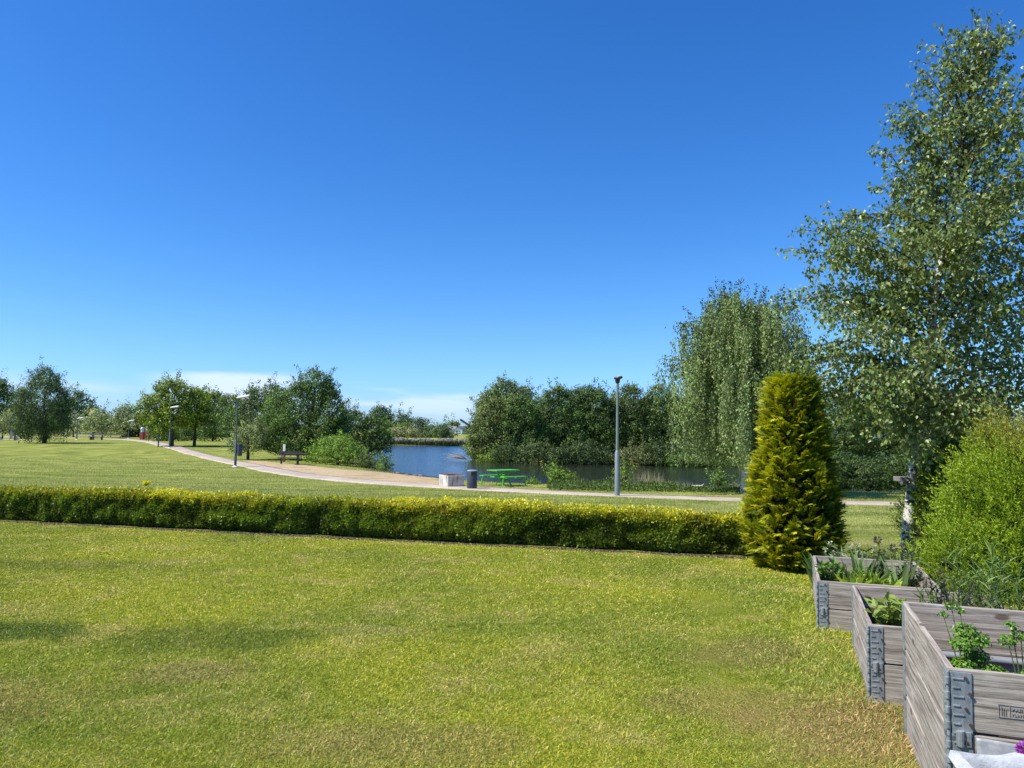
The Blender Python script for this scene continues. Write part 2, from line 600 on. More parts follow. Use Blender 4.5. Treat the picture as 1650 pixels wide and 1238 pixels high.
class LeafBag:
    def __init__(self):
        self.V, self.Q, self.C, self.n = [], [], [], 0

    def add(self, V, Q, C):
        self.V.append(V)
        self.Q.append(Q + self.n)
        self.C.append(C)
        self.n += len(V)

    def leaves(self, P, A, Nn, L, W, col, **k):
        if len(P):
            self.add(*leaf_arrays(P, A, Nn, L, W, col, **k))

    def strips(self, P, D, L, W, bend, col, seg=3, taper=.8, twist=None):
        """curved ribbons: start P, direction D, bending toward the ground"""
        n = len(P)
        if not n:
            return
        D = unit(D)
        L = np.broadcast_to(np.asarray(L, float), (n,))[:, None]
        W = np.broadcast_to(np.asarray(W, float), (n,))[:, None]
        bend = np.broadcast_to(np.asarray(bend, float), (n,))[:, None]
        hz = unit(np.cross(D, rdir(n)))
        out = D * np.array([1, 1, 0])
        out = unit(out + 1e-4 * rdir(n))
        ctr, p, d = [], P.copy(), D.copy()
        for i in range(seg + 1):
            ctr.append(p)
            p = p + d * L / seg
            d = unit(d + (out * .6 - np.array([0, 0, 1.0])) * bend / seg)
        rows = []
        for i in range(seg + 1):
            t = i / seg
            w = W * (.55 + 1.8 * t * (1 - t)) * (1 - taper * t ** 2.2) / 2
            rows += [ctr[i] - hz * w, ctr[i] + hz * w]
        V = np.stack(rows, 1)
        k = 2 * (seg + 1)
        base = np.arange(n)[:, None] * k
        Q = np.concatenate([base + np.array([2 * i, 2 * i + 1, 2 * i + 3, 2 * i + 2]) for i in range(seg)], 1).reshape(-1, 4)
        C = np.repeat(np.broadcast_to(col, (n, 3)), k, 0)
        self.add(V.reshape(-1, 3), Q, C)

    def build(self, name, mat, parent=None, origin=None):
        V = np.concatenate(self.V)
        if origin is not None:
            V = V - np.asarray(origin)
        return np_mesh(name, V, np.concatenate(self.Q), mat, np.concatenate(self.C), parent)


def vary(col, n, a=.25, hue=.08):
    c = np.array(col)[None, :] * (1 + rng.uniform(-a, a, (n, 1)))
    c = c * (1 + rng.uniform(-hue, hue, (n, 3)))
    return np.clip(c, .004, .9)


# ------------------------------------------------------------------ generic mid and far trees
def crown_bag(blobs, leaf, dens, col, tip=None, hang=0.0, sprig=.16, lump=.18, seed=0, origin=(0, 0, 0), flat=1.0):
    """blobs: (centre, radii) in world space. Returns a bag of leaf cards spread through clumps."""
    bag = LeafBag()
    tip = np.array(tip if tip is not None else col) * np.array([2.2, 2.4, 1.6])
    col = np.array(col) * np.array([1.45, 1.6, 1.15])
    allc = np.array([b[0] for b in blobs])
    allr = np.array([b[1] for b in blobs])
    sd = Vector((seed * 3.7, seed * 1.3, seed * 2.1))
    for bi, (c, r) in enumerate(blobs):
        c = np.array(c)
        r = np.array(r)
        area = 4 * math.pi * ((r[0] * r[1]) ** 1.6 / 3 + (r[0] * r[2]) ** 1.6 / 3 + (r[1] * r[2]) ** 1.6 / 3) ** (1 / 1.6)
        nl = int(dens * 4.2 * area / (leaf * leaf))
        per = 34
        nc = max(20, nl // per)
        D = rdir(nc)
        D[:, 2] = np.where(D[:, 2] < -.88, -D[:, 2], D[:, 2])
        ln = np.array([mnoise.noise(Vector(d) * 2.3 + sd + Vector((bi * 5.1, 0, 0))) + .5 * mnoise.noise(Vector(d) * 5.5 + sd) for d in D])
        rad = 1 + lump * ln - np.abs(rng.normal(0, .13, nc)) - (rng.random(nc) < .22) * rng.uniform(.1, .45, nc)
        P = c + D * r * rad[:, None]
        # drop what lies deep inside another blob
        keep = np.ones(nc, bool)
        for bj in range(len(blobs)):
            if bj != bi:
                q = np.linalg.norm((P - allc[bj]) / allr[bj], axis=1)
                keep &= q > .72
        P, D, ln = P[keep], D[keep], ln[keep]
        nc = len(P)
        if not nc:
            continue
        cs = leaf * rng.uniform(1.9, 4.6, nc)
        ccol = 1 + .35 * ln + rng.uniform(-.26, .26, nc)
        sprigs = rng.random(nc) < sprig
        k0 = unit(rng.normal(size=(nc, per, 3)))
        k = k0 * (rng.random((nc, per, 1)) ** .45) * cs[:, None, None] * 1.05
        k[..., 2] *= .7 * flat
        out = unit(D * np.array([1, 1, .8]) + np.array([0, 0, .55 - 1.4 * hang]))
        tt = np.where(sprigs[:, None], rng.random((nc, per)) ** .8 * 1.45, 0.0)
        k = np.where(sprigs[:, None, None], k * .45, k) + out[:, None, :] * (tt * cs[:, None] * 1.25)[..., None]
        pts = (P[:, None, :] + k).reshape(-1, 3)
        if hang:
            pts[:, 2] -= rng.random(len(pts)) ** 1.5 * hang * leaf * 9
        n = len(pts)
        Dn = np.repeat(D, per, 0)
        Nn = unit(Dn * .45 + k0.reshape(-1, 3) * .85 + rdir(n) * .6 + np.array([0, 0, .2]))
        A = unit(np.cross(Nn, rdir(n)) + np.array([0, 0, -.5 - hang]))
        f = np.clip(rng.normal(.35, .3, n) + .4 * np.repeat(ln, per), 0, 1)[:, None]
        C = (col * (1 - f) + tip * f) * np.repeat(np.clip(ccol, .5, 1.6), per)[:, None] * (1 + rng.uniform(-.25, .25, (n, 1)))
        sz = leaf * rng.uniform(.7, 1.35, n)
        bag.leaves(pts, A, Nn, sz, sz * (.55 if not hang else .42), np.clip(C, .005, .8))
    return bag


def tree(name, label, cat, d, ells, base_py=None, leaf_px=3.0, dens=1.1, col=(.05, .085, .025), tip=None, trunk=None, trunk_r=.12, group=None,
         mat='leaf', depth=.85, base_px=None, two=False, **kw):
    ex, ey = ells[0][0], ells[0][1]
    bx = base_px if base_px is not None else ex
    root = foot(bx, d)
    blobs = []
    for e in ells:
        cx, cy, rx, ry = e[:4]
        dd = d + (e[4] if len(e) > 4 else 0)
        p = at(cx, cy, dd)
        s = dd / F
        blobs.append((p, (rx * s, rx * s * depth, ry * s)))
    leaf = leaf_px * d / F
    seed = int(ex * 7 + ey)
    bag = crown_bag(blobs, leaf, dens, col, tip, seed=seed, **kw)
    o = empty(name, root)
    tag(o, label, cat, group)
    bag.build('crown', M[mat], o, root)
    # trunk and limbs
    mb = MB()
    top = np.array(blobs[0][0]) - root
    tz = top[2]
    pts = [Vector((0, 0, -.15)), Vector((0, 0, tz * .25)), Vector((top[0] * .4, top[1] * .4, tz * .6)), Vector(top)]
    mb.tube(pts, [trunk_r * 1.25, trunk_r * .95, trunk_r * .7, trunk_r * .25], 8)
    for b in blobs[1:]:
        q = np.array(b[0]) - root
        st = pts[1].lerp(pts[2], .5)
        e = Vector(q)
        if e.z > .3:
            mb.tube([st, st.lerp(e, .5) + Vector((0, 0, .1 * tz)), e], [trunk_r * .5, trunk_r * .35, trunk_r * .12], 6)
    mb.build('trunk', M[trunk or 'bark'], o, smooth=True)
    return o


# ------------------------------------------------------------------ world, sun, camera
SUN_AZ = math.atan2(-1.0, -.30)
SUN_EL = R(52)
w = bpy.data.worlds.new('World')
scene.world = w
g = G(w)
sky = g.n('ShaderNodeTexSky', None, sky_type='NISHITA')
sky.sun_disc = False
sky.sun_elevation = SUN_EL
sky.sun_rotation = SUN_AZ
sky.altitude = 0
sky.air_density = 1.0
sky.dust_density = .35
sky.ozone_density = 2.2
hs = g.n('ShaderNodeHueSaturation', {'Hue': .5, 'Saturation': 1.32, 'Value': 1.0, 'Color': sky.outputs[0]})
dirn = g.n('ShaderNodeNewGeometry').outputs['Incoming']
dv = g.n('ShaderNodeVectorMath', {0: dirn, 1: (-1, -1, -1)}, operation='MULTIPLY').outputs[0]
sp = g.n('ShaderNodeSeparateXYZ', {0: dv})
az = g.math('ARCTAN2', sp.outputs[0], sp.outputs[1])
el = sp.outputs[2]
cv = g.n('ShaderNodeCombineXYZ', {0: g.math('MULTIPLY', az, 4.2), 1: g.math('MULTIPLY', el, 34.0), 2: 3.3})
cn = g.noise(cv.outputs[0], 1.0, 6, .55, .25)


def band(lo, hi, soft, v):
    return g.math('MULTIPLY', g.ss(v, lo - soft, lo + soft), g.ss(v, hi + soft, hi - soft))


cl_a = g.math('MULTIPLY', band(-.42, -.27, .05, az), g.ss(g.math('ADD', el, g.math('MULTIPLY', cn, .04)), .090, .078))
cl_b = g.math('MULTIPLY', band(-.26, -.03, .05, az), g.math('MULTIPLY', band(.022, .062, .016, el), g.ss(cn, .44, .62)))
cl_c = g.math('MULTIPLY', band(-.62, -.45, .06, az), g.math('MULTIPLY', band(.01, .055, .02, el), g.ss(cn, .42, .7, 0, .6)))
cl = g.math('MAXIMUM', cl_a, g.math('MAXIMUM', g.math('MULTIPLY', cl_b, .75), cl_c))
tint = g.mix(g.ss(el, 0.0, .14), (.60, .93, 1.75), (.68, 1.0, 1.40))
skyc = g.mix(1.0, hs.outputs[0], tint, 'MULTIPLY')
mixc = g.mix(g.math('MULTIPLY', cl, .68), skyc, (7.2, 7.9, 9.0))
bg = g.n('ShaderNodeBackground', {'Color': mixc, 'Strength': .084})
wo = g.n('ShaderNodeOutputWorld')
g.t.links.new(bg.outputs[0], wo.inputs[0])

sd = bpy.data.lights.new('sun', 'SUN')
sd.energy = 4.6
sd.angle = R(.53)
sd.color = (1.0, .95, .86)
so = link(bpy.data.objects.new('sun', sd))
sdir = Vector((math.sin(SUN_AZ) * math.cos(SUN_EL), math.cos(SUN_AZ) * math.cos(SUN_EL), math.sin(SUN_EL)))
so.rotation_euler = sdir.to_track_quat('Z', 'Y').to_euler()

cd = bpy.data.cameras.new('camera')
cd.sensor_width = 36
cd.sensor_fit = 'HORIZONTAL'
cd.lens = 36 * F / 1650
cd.clip_start = .05
cd.clip_end = 3000
cam = link(bpy.data.objects.new('camera', cd))
m3 = Matrix((RT, UP, -_fw)).transposed()
cam.matrix_world = Matrix.Translation((0, 0, CAMZ)) @ m3.to_4x4()
scene.camera = cam
scene.view_settings.view_transform = 'Standard'
scene.view_settings.look = 'None'
scene.view_settings.exposure = .65
scene.view_settings.gamma = 1
scene.cycles.use_adaptive_sampling = True
scene.cycles.max_bounces = 6
scene.cycles.diffuse_bounces = 3
scene.cycles.transmission_bounces = 4
scene.cycles.sample_clamp_indirect = 6

# ------------------------------------------------------------------ ground sheet
def axis(lo, hi, step, far_lo, far_hi, k=1.12):
    a = list(np.arange(lo, hi + 1e-6, step))
    s, v = step, hi
    while v < far_hi:
        s *= k
        v += s
        a.append(v)
    s, v = step, lo
    while v > far_lo:
        s *= k
        v -= s
        a.insert(0, v)
    return np.array(a)


xs = axis(-26, 26, .5, -900, 900)
ys = axis(-4, 84, .5, -60, 1500, 1.06)
GX, GY = np.meshgrid(xs, ys)
GZ = H(GX, GY)
V = np.stack([GX, GY, GZ], -1).reshape(-1, 3)
nx, ny = len(xs), len(ys)
ii = (np.arange(ny - 1)[:, None] * nx + np.arange(nx - 1)[None, :]).ravel()
Q = np.stack([ii, ii + 1, ii + nx + 1, ii + nx], 1)
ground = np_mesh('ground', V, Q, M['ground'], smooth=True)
tag(ground, kind='structure')
sandpx = [(395, 741), (440, 745), (480, 749), (530, 754), (600, 760), (650, 764), (705, 768), (712, 783), (640, 780), (560, 774), (500, 766), (440, 756), (405, 748)]
SAND = np.array([hit(*p)[:2] for p in sandpx])
sdv = sdist(SAND, GX.ravel(), GY.ravel())
at_ = ground.data.attributes.new('dirt', 'FLOAT', 'POINT')
at_.data.foreach_set('value', np.clip(.5 - sdv / 2.4, 0, 1).astype(np.float32))


def ribbon(name, pts, width, mat, lift=.03, edge=.04):
    pts = np.array(pts, float)[:, :2]
    t = np.concatenate([[0], np.cumsum(np.linalg.norm(np.diff(pts, axis=0), axis=1))])
    u = np.arange(0, t[-1], .5)
    c = np.stack([np.interp(u, t, pts[:, 0]), np.interp(u, t, pts[:, 1])], 1)
    for _ in range(14):
        c[1:-1] = .25 * c[:-2] + .5 * c[1:-1] + .25 * c[2:]
    tg = unit(np.gradient(c, axis=0))
    nr = np.stack([-tg[:, 1], tg[:, 0]], 1)
    cols = np.array([-.5, -.49, -.25, 0, .25, .49, .5])
    jit = .06 * np.sin(u * 1.7) + .06 * np.sin(u * 3.9 + 1) + .07 * np.sin(u * .63)
    P = c[:, None, :] + nr[:, None, :] * (cols[None, :, None] * (width + jit[:, None, None]))
    Z = H(P[..., 0], P[..., 1]) + lift
    Z[:, 0] -= lift + edge
    Z[:, -1] -= lift + edge
    V = np.concatenate([P, Z[..., None]], -1).reshape(-1, 3)
    n, k = len(c), len(cols)
    ii = (np.arange(n - 1)[:, None] * k + np.arange(k - 1)[None]).ravel()
    Q = np.stack([ii, ii + 1, ii + k + 1, ii + k], 1)
    o = np_mesh(name, V, Q, mat, smooth=True)
    tag(o, kind='structure')
    return c


pp = [(1760, 820.5), (1440, 812.5), (1200, 806.5), (1060, 801.5), (930, 796.5), (850, 792.5), (750, 786.5), (650, 781), (560, 774.5), (500, 768), (440, 758.5), (380, 746), (330, 735)]
pw = [hit(*p) for p in pp] + [foot(275, 84), foot(238, 98), foot(205, 112), foot(160, 116), foot(60, 116), foot(-90, 116)]
path_c = ribbon('path', pw, 1.8, M['path'])
ribbon('side_path', [foot(-120, 104), foot(-20, 103), foot(40, 101), foot(62, 99)], 1.6, M['path'])
ribbon('road', [foot(330, 133), foot(245, 128), foot(190, 127), foot(120, 130), foot(-100, 128)], 4.0, M['asphalt'], .05)

wv = np.array([(-60, 30, WATER), (140, 30, WATER), (140, 176, WATER), (-60, 176, WATER)])
water = np_mesh('water', wv, np.array([[0, 1, 2, 3]]), M['water'])
tag(water, kind='structure')

# ------------------------------------------------------------------ lawn blades
def lawn_blades():
    N = 860000
    y0, y1 = 2.0, 13.6
    u = rng.random(N)
    k = -.35
    y = (y0 ** k + u * (y1 ** k - y0 ** k)) ** (1 / k)
    x = (rng.random(N) * 2 - 1) * (.72 * y + 1.6)
    s = y + .255 * x
    keep = (s < 10.03 + .05 * np.sin(x * 9) + rng.normal(0, .03, N))
    for bd in BEDS:
        lx = (x - bd['c'][0]) * math.cos(R(20)) - (y - bd['c'][1]) * math.sin(R(20))
        ly = (x - bd['c'][0]) * math.sin(R(20)) + (y - bd['c'][1]) * math.cos(R(20))
        keep &= ~((lx > -.015) & (ly > -.03) & (ly < bd['len'] + .02))
    x, y = x[keep], y[keep]
    n = len(x)
    P = np.stack([x, y, H(x, y) - .004], 1)
    patch = np.array([mnoise.noise(Vector((a * .9, b * .9, 3.0))) for a, b in zip(x[::1], y[::1])]) if n < 600000 else 0
    L = rng.uniform(.013, .031, n) * (1 + .45 * patch)
    for bd in BEDS:
        lx = (x - bd['c'][0]) * math.cos(R(20)) - (y - bd['c'][1]) * math.sin(R(20))
        ly = (x - bd['c'][0]) * math.sin(R(20)) + (y - bd['c'][1]) * math.cos(R(20))
        near = ((np.abs(lx + .05) < .09) & (ly > -.12) & (ly < bd['len'])) | ((np.abs(ly + .06) < .09) & (lx > -.1) & (lx < .9))
        L = np.where(near & (rng.random(n) < .7), L * rng.uniform(1.4, 3.0, n), L)
    sc = np.clip(y / 3.6, .9, 3.2)
    D = unit(np.stack([rng.normal(0, .55, n) + .2, rng.normal(0, .55, n), np.ones(n) * .9], 1))
    v = rng.random(n)
    c = np.ones((n, 3)) * (.66 + .85 * rng.random((n, 1)))
    dry = v < .24
    c[dry] = c[dry] * np.array([1.7, 1.4, 2.2])
    lush = v > .78
    c[lush] = c[lush] * np.array([.6, .86, .7])
    bag = LeafBag()
    bag.strips(P, D, L, .0036 * sc, rng.uniform(.2, 1.3, n), c, seg=2, taper=.85)
    o = bag.build('lawn_grass', M['blades'])
    tag(o, 'short mown lawn grass in patches of green and straw', 'grass', kind='stuff')


def park_blades():
    N = 420000
    y0, y1 = 11.0, 62.0
    k = -.6
    u = rng.random(N)
    y = (y0 ** k + u * (y1 ** k - y0 ** k)) ** (1 / k)
    x = (rng.random(N) * 2 - 1) * (.72 * y + 2)
    s = y + .255 * x
    keep = (s > 10.95) & (sdist(POND, x, y) > 1.5) & (sdist(SAND, x, y) > .5)
    x, y = x[keep], y[keep]
    dm = np.full(len(x), 1e9)
    for a, b_ in zip(path_c[:-4:4], path_c[4::4]):
        ex, ey = b_ - a
        t = np.clip(((x - a[0]) * ex + (y - a[1]) * ey) / (ex * ex + ey * ey), 0, 1)
        dm = np.minimum(dm, np.hypot(x - a[0] - t * ex, y - a[1] - t * ey))
    keep = dm > .93 + rng.random(len(x)) * .15
    x, y = x[keep], y[keep]
    n = len(x)
    sc = y / 12
    P = np.stack([x, y, H(x, y) - .01], 1)
    D = unit(np.stack([rng.normal(0, .6, n) + .2, rng.normal(0, .6, n), np.ones(n) * .8], 1))
    c = np.ones((n, 3)) * (.95 + .95 * rng.random((n, 1)))
    dry = rng.random(n) < .25
    c[dry] = c[dry] * np.array([1.45, 1.25, 1.7])
    bag = LeafBag()
    bag.strips(P, D, rng.uniform(.02, .038, n) * np.clip(sc, 1, 2.2), .011 * sc, rng.uniform(.2, 1, n), c, seg=1, taper=.8)
    o = bag.build('park_grass', M['blades'])
    tag(o, 'mown park grass between the hedge and the gravel path', 'grass', kind='stuff')


# ------------------------------------------------------------------ raised beds
BOARD_T = .022
hinge_proto = {}


def make_hinge(hh, fine=True):
    mb = MB()
    t = .005
    for leafdir in (0, 1):
        def P(a, z, o):
            return (a, -o, z) if leafdir == 0 else (-o, a, z)
        wdt = .062 if leafdir == 0 else .056
        z0, z1 = -.03, hh - .012
        c = P(wdt / 2 + .008, (z0 + z1) / 2, t / 2)
        s = (wdt, t, z1 - z0) if leafdir == 0 else (t, wdt, z1 - z0)
        mb.box(c, s)
        for i in range(7 if fine else 0):
            zz = z0 + .028 + i * (z1 - z0 - .05) / 6
            ln = .022 if i % 2 else .034
            cc = P(.012 + ln / 2, zz, t + .0015)
            mb.box(cc, (ln, .004, .006) if leafdir == 0 else (.004, ln, .006))
        if leafdir == 0 and fine:
            mb.tube([P(.034, -.045, .006), P(.034, .008, .007)], .012, 10)
            mb.box(P(.042, -.02, .0065), (.046, .005, .05))
    mb.tube([(-.001, -.001, -.02), (-.001, -.001, hh - .012)], .006 if fine else .003, 10)
    for i in range(4 if fine else 0):
        z = .01 + i * hh / 4.3
        mb.tube([(-.003, -.003, z), (-.003, -.003, z + hh / 9)], .0085, 10)
    return mb


def make_bed(spec):
    n, hh, L, W_ = spec['n'], spec['h'], spec['len'], spec['wid']
    x, y = spec['c'][:2]
    root = empty('raised_bed', (x, y, spec['z']), R(-20))
    tag(root, spec['label'], 'raised bed', 'wooden collar beds beside the lawn')
    T = BOARD_T
    for k in range(n):
        z = k * hh + hh / 2
        for side in range(4):
            gap = .008
            ln = W_ if side in (0, 2) else L - 2 * T - .004
            mb = MB()
            # a slightly worn board: subdivided along its length with tiny offsets
            seg = 14
            low = (spec['z'] + .02) if k == 0 else 0.0
            vs, fs = [], []
            for i in range(seg + 1):
                a = -ln / 2 + ln * i / seg
                dz = .0022 * mnoise.noise(Vector((a * 5, k * 3.1 + side, x)))
                dy = .0025 * mnoise.noise(Vector((a * 3, k * 7.1 + side * 2, y)))
                for (b, c) in ((-T / 2, -hh / 2 + gap / 2 - low), (T / 2, -hh / 2 + gap / 2 - low), (T / 2, hh / 2 - gap / 2), (-T / 2, hh / 2 - gap / 2)):
                    vs.append((a, b + dy, c + dz))
            for i in range(seg):
                for q in range(4):
                    fs.append((i * 4 + q, (i + 1) * 4 + q, (i + 1) * 4 + (q + 1) % 4, i * 4 + (q + 1) % 4))
            fs += [(0, 1, 2, 3), tuple(seg * 4 + q for q in (3, 2, 1, 0))]
            mb.add(vs, fs)
            b = mb.build('board', M['wood'], root, bevel=.003)
            if side == 0:
                b.location, rz = (W_ / 2, T / 2, z), 0
            elif side == 2:
                b.location, rz = (W_ / 2, L - T / 2, z), 0
            elif side == 1:
                b.location, rz = (T / 2, L / 2, z), R(90)
            else:
                b.location, rz = (W_ - T / 2, L / 2, z), R(90)
            b.rotation_euler = (0, 0, rz)
        if hh not in hinge_proto:
            hinge_proto[hh] = make_hinge(hh)
            hinge_proto[(hh, 1)] = make_hinge(hh, False)
        for cx_, cy_, rz in ((0, 0, 0), (W_, 0, 90), (W_, L, 180), (0, L, 270)):
            hob = hinge_proto[hh if rz in (0, 90) else (hh, 1)].build('hinge', M['galv'], root, bevel=.0015)
            hob.location = (cx_, cy_, k * hh)
            hob.rotation_euler = (0, 0, R(rz))
            if rz == 0:
                for i in range(4):
                    bm_ = MB().tube([(0, -.012, 0), (0, -.003, 0)], .005, 8)
                    bo = bm_.build('bolt', M['bolt'], hob)
                    bo.location = (.062 - .012 * (i % 2), 0, .03 + i * hh * .24)
    # soil
    sx, sy = 22, 30
    gx, gy = np.meshgrid(np.linspace(T, W_ - T, sx), np.linspace(T, L - T, sy))
    zz = np.array([mnoise.noise(Vector((a * 9, b * 9, x))) * .02 + mnoise.noise(Vector((a * 30, b * 30, x))) * .012 for a, b in zip(gx.ravel(), gy.ravel())])
    V = np.stack([gx.ravel(), gy.ravel(), zz + spec['soil']], 1)
    ii = (np.arange(sy - 1)[:, None] * sx + np.arange(sx - 1)[None]).ravel()
    np_mesh('soil', V, np.stack([ii, ii + 1, ii + sx + 1, ii + sx], 1), M['soil'], None, root, True)
    return root


def corner(px, py, d):
    return at(px, py, d)


BEDS = []
for px, py, d, n, hh, L, W_, soil, lab in [
    (1317, 935, 5.66, 2, .2, 1.28, .80, .28, 'farthest grey wooden raised bed full of leafy plants, in front of the golden conifer'),
    (1399, 1005, 4.12, 2, .2, 1.16, .80, .26, 'middle grey wooden raised bed holding one wilting plant, between the other two beds'),
    (1527, 1075, 2.66, 3, .21, 1.14, .80, .31, 'nearest and tallest grey wooden raised bed with parsley growing in it')]:
    c = corner(px, py, d)
    BEDS.append(dict(c=c, n=n, h=hh, len=L, wid=W_, soil=soil, z=c[2] - n * hh, label=lab))
BED_OBJ = [make_bed(b) for b in BEDS]
lawn_blades()
park_blades()


def bed_pt(i, lx, ly, lz=None):
    b = BEDS[i]
    a = R(20)
    x = b['c'][0] + lx * math.cos(a) + ly * math.sin(a)
    y = b['c'][1] - lx * math.sin(a) + ly * math.cos(a)
    return np.array([x, y, b['z'] + (b['soil'] if lz is None else lz)])


# stamp on the near board (burnt in, thin relief)
def stamp():
    b = BEDS[2]
    mb = MB()
    y = -.0012
    z0 = 2 * b['h'] + .065

    def bar(xa, xb, za, zb):
        mb.box(((xa + xb) / 2, y, (za + zb) / 2), (xb - xa, .002, zb - za))
    x0, x1, zt = .145, .265, z0 + .042
    th = .0016
    bar(x0, x1, z0, z0 + th)
    bar(x0, x1, zt - th, zt)
    for xx in (x0, x0 + .032, x1 - th):
        bar(xx, xx + th, z0 + th, zt - th)
    for r_ in range(2):
        xx = x0 + .039
        zz = z0 + .008 + r_ * .016
        rr = random.Random(4 + r_)
        while xx < x1 - .014:
            wd = rr.choice((.004, .005, .006))
            bar(xx, xx + th, zz, zz + .01)
            bar(xx + th, xx + wd, zz + rr.choice((0, .0042, .0084)), zz + rr.choice((.0016, .0058, .01)) + .0005) if rr.random() < .8 else None
            xx += wd + .003
    for i in range(3):
        bar(x0 + .008 + i * .006, x0 + .010 + i * .006, z0 + .008, z0 + .034 - i * .004)
    o = mb.build('stamp', M['stamp'], BED_OBJ[2])
    return o


stamp()
# inner liner of the near bed
b = BEDS[2]
mb = MB()
mb.tube([(.03, b['len'] - .045, .405), (b['wid'] - .03, b['len'] - .045, .40)], .016, 8)
mb.box((b['wid'] / 2, b['len'] - .036, .335), (b['wid'] - .06, .006, .15))
mb.build('liner', M['liner'], BED_OBJ[2], smooth=True)


def crumple(name, fn, nu, nv, mat, parent=None):
    V = np.array([fn(i / nu, j / nv) for j in range(nv + 1) for i in range(nu + 1)])
    ii = (np.arange(nv)[:, None] * (nu + 1) + np.arange(nu)[None]).ravel()
    return np_mesh(name, V, np.stack([ii, ii + 1, ii + nu + 2, ii + nu + 1], 1), mat, None, parent, True)


def sheet_fn(u, v):
    x = .075 + u * .75
    z = 2 * BEDS[2]['h'] - .006 - v * .17
    cr = .016 * mnoise.noise(Vector((x * 9, z * 12, 1))) + .01 * abs(mnoise.noise(Vector((x * 24, z * 20, 4))))
    yy = -.016 - abs(cr) - .02 * v
    return bed_pt(2, x, yy, z)


o = crumple('plastic_sheet', sheet_fn, 50, 16, M['plastic'])
sl = o.modifiers.new('thickness', 'SOLIDIFY')
sl.thickness = .003
tag(o, 'crumpled grey plastic sheet hanging on the front of the nearest raised bed', 'plastic sheet')

# white fabric planter with rolled rim, bottom right corner
pc = at(1537, 1214, 2.05)
pr = empty('planter', (pc[0], pc[1], 0), R(-12))
tag(pr, 'white fabric planter with rolled rim in the bottom right corner', 'planter')
PZ = pc[2]
PLW, PLL = .62, .42
loop = []
for (ax, ay, bx, by) in ((0, 0, PLW, 0), (PLW, 0, PLW, -PLL), (PLW, -PLL, 0, -PLL), (0, -PLL, 0, 0)):
    for i in range(12):
        t = i / 12
        x, y = ax + (bx - ax) * t, ay + (by - ay) * t
        loop.append((x + .012 * mnoise.noise(Vector((x * 8, y * 8, 0))), y + .012 * mnoise.noise(Vector((x * 8, y * 8, 5))), .010 * mnoise.noise(Vector((x * 10, y * 10, 9)))))
mb = MB()
vs, fs = [], []
nl = len(loop)
ctr = Vector((PLW / 2, -PLL / 2, 0))
prof = [(0.0, -PZ), (.012, -PZ * .6), (.004, -.10), (-.004, -.035), (.014, -.012), (.008, .006), (-.010, .008), (-.026, -.008), (-.028, -.04), (-.022, -.2)]
for (o_, z_) in prof:
    for k, (x, y, dz) in enumerate(loop):
        dirc = Vector((x, y, 0)) - ctr
        dirc.normalize()
        wob = .010 * mnoise.noise(Vector((x * 14, y * 14, z_ * 14)))
        vs.append((x + dirc.x * (o_ + wob), y + dirc.y * (o_ + wob), PZ + z_ + dz + wob * .6))
for r_ in range(len(prof) - 1):
    for k in range(nl):
        k2 = (k + 1) % nl
        fs.append((r_ * nl + k, r_ * nl + k2, (r_ + 1) * nl + k2, (r_ + 1) * nl + k))
mb.add(vs, fs)
mb.build('bag', M['white_bag'], pr, smooth=True)
mb = MB()
mb.add([(x * .92 + .025, y * .92 - .015, PZ - .16) for x, y, z in loop], [tuple(range(nl))])
mb.build('soil', M['soil'], pr)


# ------------------------------------------------------------------ small plants
def stems_mesh(paths, rad, mat, name, parent):
    mb = MB()
    for p in paths:
        mb.tube(p, [rad, rad * .8, rad * .5][:len(p)] if len(p) <= 3 else rad, 5)
    return mb.build(name, mat, parent, smooth=True)


M['stem'] = plain('green_stems', (.07, .11, .025), .6, 0, .2, 10)
M['stem_dark'] = plain('purple_stems', (.06, .05, .05), .7, 0, .2, 10)


def parsley(pos, hgt, n, label, spread=.13, stalk=None):
    root = empty('parsley_plant', pos)
    tag(root, label, 'herb', 'parsley in the nearest bed')
    bag = LeafBag()
    paths = []
    tips = []
    for i in range(n + 5):
        a = i * 2.4 + rng.uniform(-.3, .3)
        r = spread * math.sqrt((i + .5) / n)
        tp = Vector((math.cos(a) * r, math.sin(a) * r, hgt * rng.uniform(.35, .8) * (1 - .3 * (r / spread))))
        tips.append((tp, rng.uniform(.028, .045)))
    if stalk:
        for (dx, dy, hz, s) in stalk:
            tips.append((Vector((dx, dy, hz)), s))
    for tp, s in tips:
        paths.append([Vector((tp.x * .1, tp.y * .1, -.01)), Vector((tp.x * .5, tp.y * .5, tp.z * .6)), tp])
        m_ = int(150 * (s / .035) ** 2)
        D = rdir(m_)
        P = np.array(tp) + D * s * np.array([1.15, 1.15, .62]) * rng.uniform(.55, 1.0, (m_, 1))
        Nn = unit(D + rdir(m_) * .7 + np.array([0, 0, .6]))
        A = unit(np.cross(Nn, rdir(m_)))
        bag.leaves(P, A, Nn, rng.uniform(.010, .019, m_), rng.uniform(.008, .014, m_), vary((.135, .27, .02), m_, .35), wide=.6)
    bag.build('leaves', M['leaf_gloss'], root)
    stems_mesh(paths, .0032, M['stem'], 'stems', root)
    return root


